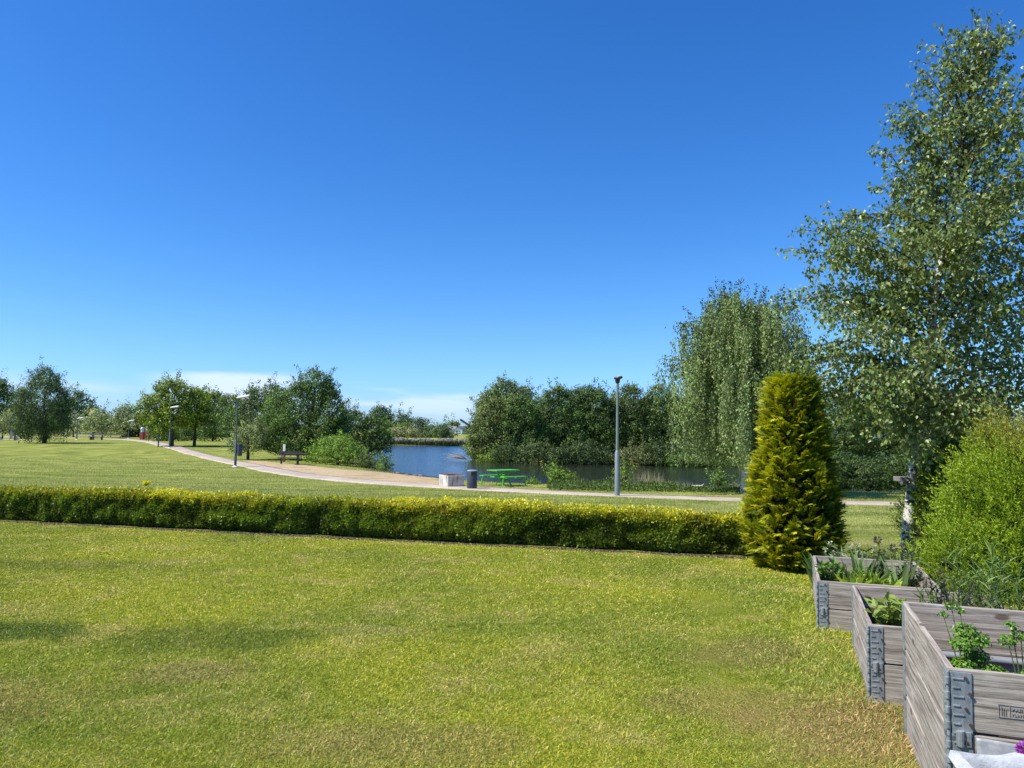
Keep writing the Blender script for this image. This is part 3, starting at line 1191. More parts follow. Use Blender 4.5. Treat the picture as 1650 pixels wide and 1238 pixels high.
parsley(bed_pt(2, .15, .48), .40, 17, 'parsley plant with one tall stalk, nearer the corner hinge of the nearest bed', .09,
        [(-.04, .10, .385, .016), (.0, .11, .415, .022), (.03, .10, .40, .016), (.0, .02, .34, .045), (-.03, -.02, .30, .045), (.04, .0, .31, .04)])
parsley(bed_pt(2, .32, .40), .40, 15, 'spindly parsley plant second along in the nearest bed', .10, [(-.01, .06, .385, .02), (.02, .05, .35, .03), (-.03, .05, .33, .03), (.08, .03, .30, .036)])
parsley(bed_pt(2, .47, .30), .38, 16, 'bushy parsley plant at the right edge of the photo in the nearest bed', .10)


def blade_plant(name, label, cat, pos, n, L, W_, col, spread=.25, bend=.6, base=.03, group=None, mat='leaf', seg=4, a=.25, elong=(1, 1)):
    root = empty(name, pos)
    tag(root, label, cat, group)
    an = rng.uniform(0, 2 * math.pi, n)
    P = np.stack([np.cos(an) * base * rng.random(n) * elong[0], np.sin(an) * base * rng.random(n) * elong[1], np.zeros(n) - .01], 1)
    D = np.stack([np.cos(an) * spread * rng.uniform(.3, 1.2, n), np.sin(an) * spread * rng.uniform(.3, 1.2, n), np.ones(n)], 1)
    bag = LeafBag()
    bag.strips(P, D, L * rng.uniform(.6, 1.1, n), W_ * rng.uniform(.7, 1.15, n), bend * rng.uniform(.4, 1.3, n), vary(col, n, a), seg=seg)
    bag.build('leaves', M[mat], root)
    return root


def leafy_plant(name, label, cat, pos, nst, hgt, spread, leafL, leafW, per, col, group=None, mat='leaf', stem='stem', head=None, lean=(0, 0), srad=.003, up=.5, a=.25):
    root = empty(name, pos)
    tag(root, label, cat, group)
    bag, paths = LeafBag(), []
    heads = []
    for i in range(nst):
        an = i * 2.4 + rng.uniform(-.4, .4)
        r = spread * math.sqrt((i + .6) / nst)
        hz = hgt * rng.uniform(.7, 1.05)
        tp = Vector((math.cos(an) * r + lean[0] * hz, math.sin(an) * r + lean[1] * hz, hz))
        b0 = Vector((math.cos(an) * r * .25, math.sin(an) * r * .25, -.01))
        md = b0.lerp(tp, .5) + Vector((0, 0, hz * .1))
        paths.append([b0, md, tp])
        t = rng.uniform(.15, 1.0, per)
        P = np.array(b0)[None] * ((1 - t) ** 2)[:, None] + np.array(md)[None] * (2 * t * (1 - t))[:, None] + np.array(tp)[None] * (t ** 2)[:, None]
        D = rdir(per) * np.array([1, 1, .4]) + np.array([0, 0, up])
        if leafL / leafW > 4:
            bag.strips(P, D, leafL * rng.uniform(.6, 1.1, per), leafW, rng.uniform(.1, .9, per), vary(col, per, a), seg=3)
        else:
            Nn = unit(rdir(per) * .6 + np.array([0, 0, 1]))
            bag.leaves(P, D, Nn, leafL * rng.uniform(.6, 1.15, per), leafW * rng.uniform(.7, 1.1, per), vary(col, per, a))
        if head:
            hc, hr, hn, hcol, hl = head
            if rng.random() < hc:
                D = rdir(hn)
                hb = LeafBag()
                heads.append(hb)
                hb.leaves(np.array(tp) + D * hr * .35 * np.array([1, 1, 1.0]), D + np.array([0, 0, .2]), rdir(hn), hl, hl * .55, vary(hcol, hn, .2))
    bag.build('leaves', M[mat], root)
    stems_mesh(paths, srad, M[stem], 'stems', root)
    for hb in heads:
        hb.build('flower_head', M['petal'], root)
    return root


# nearest planter: chive flower
leafy_plant('chive_plant', 'chive with a round purple flower in the bottom right corner', 'herb', at(1652, 1262, 2.25), 1, .10, .004, .06, .004, 3, (.07, .13, .03),
            head=(1.0, .03, 150, (.42, .09, .50), .018), mat='leaf')
# middle bed
leafy_plant('leafy_vegetable', 'pale green wilting leafy plant alone in the middle raised bed', 'plant', bed_pt(1, .17, .32), 18, .20, .15, .07, .042, 10, (.20, .27, .04), a=.35)
leafy_plant('leafy_vegetable', 'upright light green shoot at the far end of the middle raised bed', 'plant', bed_pt(1, .17, .62), 3, .19, .02, .035, .02, 16, (.15, .2, .04))
leafy_plant('seedling_stalks', 'dark bare stalks with small leaves in the middle raised bed behind the tallest one', 'plant', bed_pt(1, .52, .75), 13, .34, .17, .04, .006, 9,
            (.05, .075, .03), stem='stem_dark', srad=.0026, lean=(.05, 0))
leafy_plant('seedling_stalks', 'dark drooping sprig leaning over the corner of the middle bed', 'plant', bed_pt(1, .44, .72), 4, .30, .07, .035, .016, 26, (.035, .05, .018), stem='stem_dark', srad=.003)
# farthest bed
for lx, ly, kind, lab in [
    (.10, .35, 0, 'broad green leaves at the left corner of the farthest raised bed'),
    (.24, .55, 1, 'tuft of arching green leaves left of the pale lettuce in the farthest bed'),
    (.25, .22, 2, 'pale yellow green lettuce near the front board of the farthest bed'),
    (.36, .72, 3, 'tallest grey green tulip leaves in the middle of the farthest bed'),
    (.38, .32, 1, 'arching strappy leaves right of the pale lettuce in the farthest bed'),
    (.47, .25, 2, 'second pale lettuce with ragged leaves in the centre of the farthest bed'),
    (.50, .75, 4, 'upright dark leafy stalk in the centre of the farthest bed'),
    (.58, .45, 3, 'grey green tulip leaves right of centre in the farthest bed'),
    (.66, .55, 5, 'dark leafy clump toward the right of the farthest bed'),
    (.70, .80, 6, 'thin dark upright stalks at the right end of the farthest bed')]:
    p = bed_pt(0, lx, ly)
    gname = 'plants in the farthest raised bed'
    if kind == 0:
        leafy_plant('leafy_plant', lab, 'plant', p, 14, .19, .12, .075, .04, 9, (.11, .20, .03), gname)
    elif kind == 1:
        blade_plant('strappy_plant', lab, 'plant', p, 40, .25, .02, (.16, .25, .035), .55, .9, .05, gname)
    elif kind == 2:
        blade_plant('lettuce', lab, 'plant', p, 44, .19, .05, (.32, .42, .04), .8, .5, .05, gname)
    elif kind == 3:
        blade_plant('tulip_leaves', lab, 'plant', p, 22, .28, .036, (.14, .21, .075), .3, .35, .08, gname)
    elif kind == 4:
        leafy_plant('leafy_plant', lab, 'plant', p, 5, .24, .05, .05, .02, 24, (.06, .1, .025), gname)
    elif kind == 5:
        leafy_plant('leafy_plant', lab, 'plant', p, 12, .17, .13, .05, .026, 16, (.045, .075, .025), gname)
    else:
        leafy_plant('thin_stalks', lab, 'plant', p, 9, .33, .10, .035, .008, 9, (.05, .065, .03), gname, stem='stem_dark')
# flowers behind the farthest bed
fg = 'flowers behind the farthest bed'
for px, d, kind, lab in [(1345, 7.5, 'w', 'white flower spikes beside the foot of the golden conifer'), (1362, 7.7, 'b', 'clump of broad pointed leaves among the white flowers'),
                         (1378, 7.6, 'w', 'white flower spikes behind the middle of the farthest bed'), (1392, 7.8, 'w', 'rightmost white flower spikes behind the farthest bed'),
                         (1412, 7.9, 'g', 'tall thin grass tuft between the white and purple flowers'), (1432, 7.9, 'p', 'faded purple flower heads beside the birch trunk'),
                         (1450, 8.0, 'g', 'grass tuft at the foot of the birch trunk'), (1330, 7.3, 'b', 'small leafy clump at the corner of the farthest bed')]:
    p = foot(px, d, 890)
    if kind == 'w':
        leafy_plant('white_flowers', lab, 'flowers', p, 9, .38, .12, .09, .02, 9, (.10, .16, .05), fg, head=(.55, .035, 20, (.62, .62, .5), .018))
    elif kind == 'p':
        leafy_plant('purple_flowers', lab, 'flowers', p, 7, .38, .15, .14, .012, 10, (.13, .19, .05), fg, head=(.5, .06, 60, (.12, .075, .12), .03))
    elif kind == 'b':
        blade_plant('leaf_clump', lab, 'plant', p, 40, .34, .035, (.10, .17, .045), .45, .5, .14, fg)
    else:
        blade_plant('grass_tuft', lab, 'plant', p, 90, .45, .006, (.14, .18, .06), .35, .5, .2, fg)

# long-leaved herb on the right
hp = 'long leaved herbs behind the nearest bed'
for px, d, hz, lab in [(1580, 4.75, .72, 'tall grey green herb with long narrow leaves behind the nearest bed'), (1640, 4.5, .68, 'grey green narrow leaved herb cut by the right edge of the photo'),
                       (1545, 4.9, .48, 'shorter narrow leaved herb leaning over the end of the middle bed')]:
    p = foot(px, d, 960)
    leafy_plant('narrow_leaf_herb', lab, 'plant', p, 14, hz, .24, .12, .008, 22, (.13, .21, .042), hp, lean=(-.12, 0), srad=.004, up=.9)

# ------------------------------------------------------------------ clipped hedge
def hedge():
    a = np.array([-12.5, 10.52 + .255 * 12.5])
    bpt = np.array([3.0, 10.52 - .255 * 3.0])
    L = np.linalg.norm(bpt - a)
    t = (bpt - a) / L
    nrm = np.array([t[1], -t[0]])   # toward the camera
    N = 270000
    u = rng.random(N) * L
    Hh, Wd = .455, .62
    # perimeter coordinate: front face, top, back
    q = rng.random(N)
    front = q < .55
    top = (q >= .55) & (q < .90)
    lo = rng.random(N)
    zz = np.where(front, lo ** .85 * Hh, np.where(top, Hh, lo * Hh))
    off = np.where(front, Wd / 2, np.where(top, (rng.random(N) - .5) * Wd, -Wd / 2))
    # round the shoulders, narrow the foot
    sh = np.clip((zz - Hh + .10) / .10, 0, 1)
    off = np.where(front | ~top, off * (1 - .08 * sh ** 2), off)
    zz = np.where(top, zz - .10 * np.clip(np.abs(off) / (Wd / 2) - .72, 0, 1) ** 2 * 4, zz)
    off = off * np.where(zz < .12, .80 + 1.6 * zz, 1.0)
    dens = np.array([mnoise.noise(Vector((uu * 2.1, z * 3.0, o * 3))) + .7 * mnoise.noise(Vector((uu * 7.5, z * 8, o * 8 + 4))) for uu, z, o in zip(u, zz, off)])
    bump = .062 * dens
    seg = .012 * np.sin(u * 1.1) + .012 * np.array([mnoise.noise(Vector((x * .8, 0, 2))) for x in u]) * 2
    inn = np.abs(rng.normal(0, .04, N))
    offd = np.where(top, 0, np.sign(off)) * (bump - inn)
    zd = np.where(top, bump - inn, 0) + seg * (zz / Hh)
    sprig = top & (rng.random(N) < .2)
    zd = zd + np.where(sprig, rng.random(N) * .04, 0)
    base = a[None] + t[None] * u[:, None] + nrm[None] * (off + offd)[:, None]
    gz = H(base[:, 0], base[:, 1])
    P = np.stack([base[:, 0], base[:, 1], gz + .015 + zz + zd], 1)
    on = np.zeros((N, 3))
    on[:, :2] = nrm[None] * np.where(top, 0, np.sign(off))[:, None]
    on[:, 2] = np.where(top, 1, .25)
    Nn = unit(on * .8 + rdir(N) * .9)
    A = unit(np.cross(Nn, rdir(N)) + on * .4 + np.array([0, 0, .35]))
    # young growth is yellow at the top, greener below; some plants are yellower
    plant = np.array([mnoise.noise(Vector((x * .55, 7, 0))) for x in u]) + .55 * sm(8.5, 14.0, u) - .5 * sm(14.2, 15.2, u)
    yel = .9 * sm(Hh - .09, Hh + .035, zz + zd * .6 + .06 * plant + rng.normal(0, .045, N))
    yel = np.clip(yel + np.clip(plant, 0, 1) * .36 * rng.random(N), 0, 1)[:, None]
    blotch = np.clip(1 - np.hypot((u - 9.15) / .18, (zz - .36) / .14), 0, 1)[:, None]
    yel = np.clip(yel + blotch * 1.2 * rng.random((N, 1)), 0, 1)
    green = vary((.125, .19, .018), N, .4, .12)
    yelc = vary((.50, .47, .03), N, .25, .1)
    C = green * (1 - yel) + yelc * yel
    C *= np.clip(1 + .6 * dens, .42, 1.7)[:, None]
    bag = LeafBag()
    sz = rng.uniform(.026, .047, N)
    bag.leaves(P, A, Nn, sz, sz * .62, C)
    o = bag.build('clipped_hedge', M['leaf_gloss'])
    tag(o, 'long low clipped hedge with yellow tips across the edge of the lawn', 'hedge')
    mb = MB()
    for i in range(330):
        uu = rng.random() * L
        c = a + t * uu + nrm * rng.uniform(-.14, .14)
        z = h(c[0], c[1])
        for k in range(3):
            e = Vector((c[0], c[1], z)) + Vector((rng.normal(0, .11), rng.normal(0, .10), rng.uniform(.3, .45)))
            mb.tube([(c[0], c[1], z - .03), e], [.009, .003], 4)
    # solid twig-brown core, added to stop light passing straight through
    core_w, core_h = .17, .40
    c0, c1 = a, bpt
    n = 60
    vs, fs = [], []
    for i in range(n + 1):
        c = c0 + (c1 - c0) * i / n
        z = h(c[0], c[1])
        for (o_, zz_) in ((-core_w, .05), (-core_w, core_h), (core_w, core_h), (core_w, .05)):
            r_ = 1 + .25 * mnoise.noise(Vector((i * .9, o_ * 9, zz_ * 9)))
            vs.append((c[0] + nrm[0] * o_ * r_, c[1] + nrm[1] * o_ * r_, z + zz_ * (1 + .1 * (r_ - 1))))
    for i in range(n):
        for k in range(4):
            fs.append((i * 4 + k, i * 4 + (k + 1) % 4, (i + 1) * 4 + (k + 1) % 4, (i + 1) * 4 + k))
    mb.add(vs, fs)
    mb.build('twigs', M['twig'], o)


hedge()


# ------------------------------------------------------------------ golden conifer
def conifer():
    c = foot(1279, 8.75, 895)
    root = empty('golden_conifer', c)
    tag(root, 'golden flat-topped conifer shaped like a cone at the end of the hedge', 'conifer')
    Ht = 2.10
    prof_z = np.array([0, .12, .35, .7, 1.1, 1.5, 1.8, 2.0, 2.1])
    prof_r = np.array([.34, .45, .50, .475, .405, .335, .285, .25, .17])
    n = 3900
    z = np.concatenate([rng.random(n) ** 1.15 * Ht, rng.uniform(Ht - .12, Ht, 160)])
    n = len(z)
    az_ = rng.uniform(0, 2 * math.pi, n)
    ln = np.array([mnoise.noise(Vector((math.cos(a) * 2.2, math.sin(a) * 2.2, zz * 2.4))) + .6 * mnoise.noise(Vector((math.cos(a) * 5, math.sin(a) * 5, zz * 5 + 9))) for a, zz in zip(az_, z)])
    r = np.interp(z, prof_z, prof_r) * (1 + .19 * ln) - np.abs(rng.normal(0, .05, n)) - .05
    r = np.maximum(r, .02)
    lean = .03 * z
    P = np.stack([np.cos(az_) * r + lean * 0 + .0, np.sin(az_) * r, z], 1)
    outv = np.stack([np.cos(az_), np.sin(az_), np.zeros(n)], 1)
    D = unit(outv * rng.uniform(.5, 1.1, (n, 1)) + np.array([0, 0, 1]) * rng.uniform(-.05, .9, (n, 1)) + rdir(n) * .35)
    Nn = unit(np.cross(D, np.cross(np.array([0, 0, 1.0]), outv) + rdir(n) * .6) * np.sign(rng.normal(size=(n, 1))) + rdir(n) * .3)
    left = np.clip(-np.cos(az_) * .5 + .25, 0, 1)  # left side yellower: sun-bleached sprays, with its sunlit look coloured in
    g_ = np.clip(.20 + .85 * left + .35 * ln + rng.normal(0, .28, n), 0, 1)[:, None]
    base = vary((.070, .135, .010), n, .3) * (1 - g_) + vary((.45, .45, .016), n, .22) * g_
    brown = rng.random(n) < .012
    base[brown] = vary((.28, .15, .03), brown.sum(), .3)
    bag = LeafBag()
    k = 15
    L = rng.uniform(.08, .185, n)
    S = unit(np.cross(D, Nn))
    for i in range(k):
        t = (i + .5) / k
        sgn = 1 if i % 2 else -1
        p = P + D * (L * t)[:, None]
        ang = R(38) * (1 - .5 * t)
        ax = unit(D * math.cos(ang) + S * sgn * math.sin(ang) - np.array([0, 0, .18]) + rdir(n) * .18)
        ll = L * (.42 * (1 - t) + .2)
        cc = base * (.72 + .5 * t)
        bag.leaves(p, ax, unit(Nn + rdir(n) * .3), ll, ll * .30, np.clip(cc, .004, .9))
    # darker inner sprays
    m_ = 5000
    z2 = rng.random(m_) * 2.0
    a2 = rng.uniform(0, 2 * math.pi, m_)
    r2 = np.interp(z2, prof_z, prof_r) * rng.uniform(.55, .86, m_)
    P2 = np.stack([np.cos(a2) * r2, np.sin(a2) * r2, z2], 1)
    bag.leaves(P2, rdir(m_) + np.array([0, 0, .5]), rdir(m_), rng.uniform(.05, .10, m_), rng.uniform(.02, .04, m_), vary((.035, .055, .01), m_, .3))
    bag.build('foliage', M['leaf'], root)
    mb = MB()
    mb.tube([(0, 0, -.05), (0, 0, .8), (0, 0, 1.95)], [.07, .05, .02], 8)
    for i in range(26):
        z0 = .15 + i * .065
        a_ = i * 2.4
        rr = np.interp(z0, prof_z, prof_r) * .75
        mb.tube([(0, 0, z0), (math.cos(a_) * rr, math.sin(a_) * rr, z0 + .15)], [.016, .005], 5)
    mb.lathe([(.16, .18), (.36, .3), (.40, .6), (.31, 1.1), (.21, 1.6), (.1, 1.95)], seg=18)  # opaque core added behind the sprays, coloured like the shaded gaps
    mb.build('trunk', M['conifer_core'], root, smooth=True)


conifer()


# ------------------------------------------------------------------ near birch
def interp_path(pts, t):
    pts = np.asarray(pts)
    x = np.linspace(0, 1, len(pts))
    return np.array([np.interp(t, x, pts[:, i]) for i in range(3)])


def grow(start, d0, L, droop, n=7, jit=.12):
    p = np.array(start, float)
    d = unit(np.array(d0, float))
    out = [p.copy()]
    for i in range(n):
        d = unit(d + rng.normal(0, jit, 3) + np.array([0, 0, -droop]) * (i + 1) / n)
        p = p + d * L / n
        out.append(p.copy())
    return np.array(out)


def near_birch():
    D0 = 9.2
    base = foot(1466, D0, 890)
    tp = [base + np.array([0, 0, -.1]), at(1463, 862, D0), at(1467, 800, D0), at(1472, 740, D0), at(1487, 640, D0), at(1500, 560, D0), at(1507, 480, D0), at(1522, 380, D0),
          at(1545, 260, D0), at(1562, 150, D0), at(1592, 40, D0)]
    tp = np.array(tp) - base
    rad = [.10, .074, .056, .048, .044, .042, .036, .028, .018, .010, .003]
    root = empty('birch_tree', base)
    tag(root, 'tall white-trunked birch with glossy leaves rising beyond the top right of the lawn', 'tree')
    mb = MB()
    mb.tube(tp, rad, 12)
    # flared foot
    for k in range(4):
        a = k * 1.57 + .4
        mb.tube([(math.cos(a) * .05, math.sin(a) * .05, .22), (math.cos(a) * .1, math.sin(a) * .1, .04), (math.cos(a) * .17, math.sin(a) * .17, -.06)], [.035, .035, .02], 7)
    mb.build('trunk', M['birch'], root, smooth=True)
    zs = np.array([0, .9, 1.4, 2.0, 2.7, 3.3, 3.7, 4.3, 5.0, 5.7, 6.4, 6.7])
    rs = np.array([.3, .5, .85, 1.06, 1.10, 1.08, .94, .80, .60, .42, .24, .10])
    zt = tp[:, 2]
    br = MB()
    bag = LeafBag()
    specs = []
    nb = 90
    for i in range(nb):
        f = (i + .5) / nb
        z = 1.75 + (6.25 - 1.75) * f ** .95
        specs.append((z, i * 2.39996 + rng.uniform(-.4, .4), 1.0))
    # long low limbs reaching left, as in the picture
    hand = len(specs)
    specs += [(2.55, math.pi * 1.0, 1.3), (2.85, math.pi * 1.06, 1.25), (2.0, math.pi * .95, 1.28), (1.8, math.pi * 1.08, 1.2), (2.3, math.pi * 1.14, 1.25), (3.2, math.pi * .97, 1.2), (2.2, math.pi * .98, 1.25), (1.9, math.pi * 1.1, 1.15), (1.75, math.pi * 1.22, 1.25), (1.6, math.pi * 1.3, 1.2), (1.5, math.pi * 1.2, 1.1), (1.55, math.pi * 1.38, 1.2), (1.9, math.pi * 1.27, 1.3), (1.35, -.5, 1.1),
              (1.8, .2, 1.5), (2.0, -.25, 1.5), (2.2, .5, 1.5), (2.5, .05, 1.45), (2.8, -.4, 1.4), (3.1, .25, 1.4), (1.6, -.1, 1.4), (3.5, .0, 1.3), (4.2, .1, 1.2), (2.5, math.pi * 1.06, 1.1), (1.6, -1.2, 1.1), (1.7, -.9, 1.1), (1.5, -2.2, 1.0)]
    for bi, (z, a, k) in enumerate(specs):
        st = np.array([np.interp(z, zt, tp[:, 0]), np.interp(z, zt, tp[:, 1]), z])
        up = np.interp(z, [1.2, 2.2, 4, 6.3], [.12, .75, 1.25, 1.9])
        e = math.atan(up)
        hl = np.interp(z, zs, rs) * k * (rng.uniform(.7, 1.08) if bi < hand else rng.uniform(.92, 1.05))
        zend = z + hl * up * .8
        hl = min(hl, np.interp(zend, zs, rs) * 1.12 * k)
        L = max(.3, hl / math.cos(e) * 1.08)
        pth = grow(st, (math.cos(a) * math.cos(e), math.sin(a) * math.cos(e), math.sin(e)), L, np.interp(z, [1, 3, 6], [.26, .17, .04]), 8, .10)
        r0 = np.interp(L, [.2, 2.5], [.007, .02])
        br.tube(pth, list(np.linspace(r0, .003, 9)), 5)
        nt = int((8 + 16 * L) * np.interp(z, [1, 3.6, 4.6, 6.3], [.9, .95, .66, .4]))
        for j in range(nt):
            t = .16 + .84 * (j + rng.random()) / nt
            s = interp_path(pth, t)
            tdir = unit(interp_path(pth, min(1, t + .08)) - interp_path(pth, max(0, t - .08)))
            dd = unit(tdir * .7 + rdir(1)[0] * .8)
            tl = rng.uniform(.18, .46) * np.interp(z, [1, 4, 6.5], [1.15, 1.0, .7])
            tw = grow(s, dd, tl, np.interp(z, [1, 3, 6], [.55, .36, .10]), 4, .16)
            br.tube(tw, [.0032, .0028, .0022, .0018, .0012], 3, caps=False)
            nlv = int(tl * 52)
            tt = rng.uniform(.08, 1.0, nlv)
            P = np.array([interp_path(tw, q) for q in tt]) + rng.normal(0, .035, (nlv, 3))
            A = rdir(nlv) * .8 + np.array([0, 0, -.85])
            Nn = unit(rdir(nlv) * .9 + np.array([-.25, -.3, .35]))
            sz = rng.uniform(.040, .066, nlv)
            dz0 = np.clip(P[:, 2:3] - np.array([[.05, .25, .45, .65, .85]]), 0, 9) / sdir.z
            off = np.hypot(P[:, 0:1] - sdir.x * dz0, P[:, 1:2] - sdir.y * dz0).min(1)
            ok = (off > .12) | (P[:, 2] > 2.6)      # leaves cut away along the sun's path so it lights the trunk foot
            P, A, Nn, sz = P[ok], A[ok], Nn[ok], sz[ok]
            nlv = len(P)
            cbase = vary((.18, .24, .062), nlv, .55, .1)
            bag.leaves(P, A, Nn, sz, sz * .74, cbase, fold=.12, wide=.36)
    br.build('branches', M['bark'], root)
    bag.build('leaves', M['leaf_gloss'], root)
    # grey board fixed to the trunk
    b0 = at(1456, 772, D0 - .12)
    mb = MB().box((0, 0, 0), (.17, .15, .055)).box((.06, .1, -.05), (.05, .12, .05))
    o = mb.build('nest_board', M['board_grey'], None, bevel=.006, loc=b0)
    tag(o, 'small weathered grey board fixed to the birch trunk', 'board')


near_birch()


# ------------------------------------------------------------------ weeping birch
def weeping_birch():
    D0 = 33.0
    base = foot(1199, D0, 785)
    root = empty('weeping_birch', base)
    tag(root, 'weeping birch with long hanging curtains of leaves, standing behind the golden conifer', 'tree')
    s = D0 / F
    top = at(1192, 530, D0) - base
    tp = np.array([(0, 0, -.2), (.05, 0, 1.2), (.02, .05, 3), (-.1, 0, 4.6), (-.05, 0, 5.8), top])
    mb = MB()
    mb.tube(tp, [.17, .12, .10, .08, .05, .008], 10)
    mb.build('trunk', M['birch'], root, smooth=True)
    br = MB()
    bag = LeafBag()
    zt = tp[:, 2]
    # outline: half width left and right by height
    zo = np.array([2.0, 3.2, 4.4, 5.4, 6.4, 7.4, 8.2, 8.9])
    lf = np.array([2.4, 2.9, 3.0, 3.0, 2.7, 2.4, 1.6, .5])
    rt = np.array([2.4, 2.8, 2.9, 2.9, 2.7, 2.4, 1.9, .9])
    nb = 120
    for i in range(nb):
        f = (i + .5) / nb
        z = 2.6 + 5.9 * f
        a = i * 2.39996
        ca = math.cos(a)
        R0 = np.interp(z, zo, lf if ca < 0 else rt) * rng.uniform(.55, 1.0)
        st = np.array([np.interp(z - R0 * .55, zt, tp[:, 0]), 0, max(1.6, z - R0 * .55)])
        pth = grow(st, (ca, math.sin(a), 1.15), R0 * 1.5, .32, 7, .09)
        br.tube(pth, list(np.linspace(.045, .008, 8)), 5)
        ns = int(14 + R0 * 10)
        for j in range(ns):
            t = .3 + .7 * (j + rng.random()) / ns
            p = interp_path(pth, t) + rng.normal(0, .12, 3)
            ground_gap = p[2] - 1.15 - rng.uniform(0, .5)
            ln = min(rng.uniform(.5, 2.3) * (.6 + .5 * t), max(.25, ground_gap))
            n = int(ln * 26)
            tt = np.sort(rng.random(n))
            sway = rng.normal(0, .07, 2)
            q = p[None] + np.stack([sway[0] * tt * ln, sway[1] * tt * ln, -tt * ln], 1) + rng.normal(0, .045, (n, 3))
            outd = np.array([ca, math.sin(a), .15])
            Nn = unit(outd[None] * .55 + rdir(n) * .9)
            A = rdir(n) * .6 + np.array([0, 0, -1])
            sz = rng.uniform(.075, .125, n)
            bag.leaves(q, A, Nn, sz, sz * .62, vary((.215, .285, .095), n, .42, .1) * (1 + .6 * mnoise.noise(Vector(p) * .9)))
        # upright wispy tips
        if z > 6.5:
            n = 40
            tw = grow(pth[-3], (ca * .5, math.sin(a) * .5, 1), .8, .05, 4)
            q = np.array([interp_path(tw, x) for x in rng.random(n)]) + rng.normal(0, .05, (n, 3))
            bag.leaves(q, rdir(n), rdir(n), .1, .06, vary((.065, .10, .035), n, .3))
    # a stray limb poking out to the left
    for (ex, ey) in ((1068, 578), (1092, 520), (1282, 492), (1300, 530)):
        e = at(ex, ey, D0) - base
        s0 = np.array([0, 0, e[2] - .9])
        pth = np.array([s0, s0 * .5 + e * .5 + np.array([0, 0, .25]), e])
        br.tube(pth, [.04, .02, .006], 5)
        n = 420
        q = np.array([interp_path(pth, x) for x in rng.uniform(.45, 1, n)]) + rng.normal(0, .13, (n, 3))
        q[:, 2] -= rng.random(n) ** 2 * .8
        bag.leaves(q, rdir(n) * .6 + np.array([0, 0, -1]), rdir(n), rng.uniform(.07, .12, n), .06, vary((.065, .10, .03), n, .3))
    br.build('branches', M['bark'], root)
    bag.build('leaves', M['leaf'], root)


weeping_birch()


# ------------------------------------------------------------------ shrubs on the right
def fine_shrub(name, label, d, ells, base_px, col, tip, twigs, leafL, leafW, per=13, seed=1, mat='leaf'):
    root_p = foot(base_px, d, 930)
    root = empty(name, root_p)
    tag(root, label, 'shrub')
    bag = LeafBag()
    tot = sum(e[2] * e[3] for e in ells)
    br = MB()
    for e in ells:
        c = at(e[0], e[1], d + e[4])
        s = (d + e[4]) / F
        r = np.array([e[2] * s, e[2] * s * e[5], e[3] * s])
        n = int(twigs * e[2] * e[3] / tot)
        D = rdir(n)
        D[:, 2] = np.where(D[:, 2] < -.75, -D[:, 2], D[:, 2])
        ln = np.array([mnoise.noise(Vector(x) * 2.6 + Vector((seed, 0, 0))) + .6 * mnoise.noise(Vector(x) * 7 + Vector((seed, 3, 0))) for x in D])
        P = c + D * r * (1 + .26 * ln - np.abs(rng.normal(0, .12, n)))[:, None]
        ok = (P[:, 2] > root_p[2] + .03) & ((ln > -.62) | (rng.random(n) < .3))
        P, D, ln = P[ok], D[ok], ln[ok]
        n = len(P)
        ax = unit(D * .9 + np.array([0, 0, .6]) + rdir(n) * .5)
        TL = rng.uniform(.08, .21, n) * np.where(rng.random(n) < .14, rng.uniform(1.6, 2.9, n), 1.0)
        for i in range(per):
            t = rng.random(n)
            p = P + ax * (TL * t)[:, None]
            A = unit(ax * .9 + rdir(n) * .8)
            Nn = unit(D * .5 + rdir(n))
            f = np.clip(.5 * t + .6 * ln + .18 + rng.normal(0, .2, n), 0, 1)[:, None]
            C = np.array(col) * (1 - f) + np.array(tip) * f
            if seed == 3:
                m_ = (sm(1.05, 1.45, P[:, 2]) * sm(4.35, 4.7, P[:, 0]) * np.clip(.6 + .7 * ln, 0, 1))[:, None] * .75
                C = C * (1 - m_) + np.array([.30, .22, .06]) * m_
            C = C * (1 + rng.uniform(-.25, .25, (n, 1)))
            bag.leaves(p, A, Nn, leafL * rng.uniform(.6, 1.2, n), leafW * rng.uniform(.8, 1.2, n), np.clip(C, .004, .8))
        for k in range(26):
            q = P[rng.integers(n)]
            br.tube([Vector((root_p[0] + rng.normal(0, .1), root_p[1] + rng.normal(0, .1), root_p[2])) - Vector(root_p), Vector(((q + c) / 2 - root_p)), Vector(q - root_p)], [.014, .009, .003], 4)
    bag.build('leaves', M[mat], root, root_p)
    br.build('branches', M['twig'], root)


fine_shrub('golden_shrub', 'bright yellow green fine-leaved shrub at the right edge, towering over the beds', 7.3,
           [(1655, 838, 112, 124, 0, .8), (1615, 768, 50, 58, .1, .9), (1580, 815, 40, 50, .0, .9), (1590, 865, 62, 75, -.1, 1.0), (1548, 905, 56, 42, -.3, .9), (1565, 932, 64, 44, -.4, .8), (1630, 930, 70, 54, -.5, .8), (1640, 716, 32, 26, .1, .9), (1680, 850, 100, 110, -.3, .8)], 1620,
           (.11, .20, .012), (.34, .45, .022), 8200, .036, .0085, 17, 3)
fine_shrub('shaded_shrub', 'green shrub around the lower birch trunk, darkened to look shaded', 8.8,
           [(1530, 800, 46, 62, .2, .8), (1510, 848, 32, 40, .3, .9), (1474, 838, 20, 34, 1.5, .8), (1545, 750, 34, 36, .3, .9)], 1515, (.055, .105, .010), (.14, .21, .014), 2300, .036, .011, 14, 5)  # greens darkened to stand for the shade of the birch

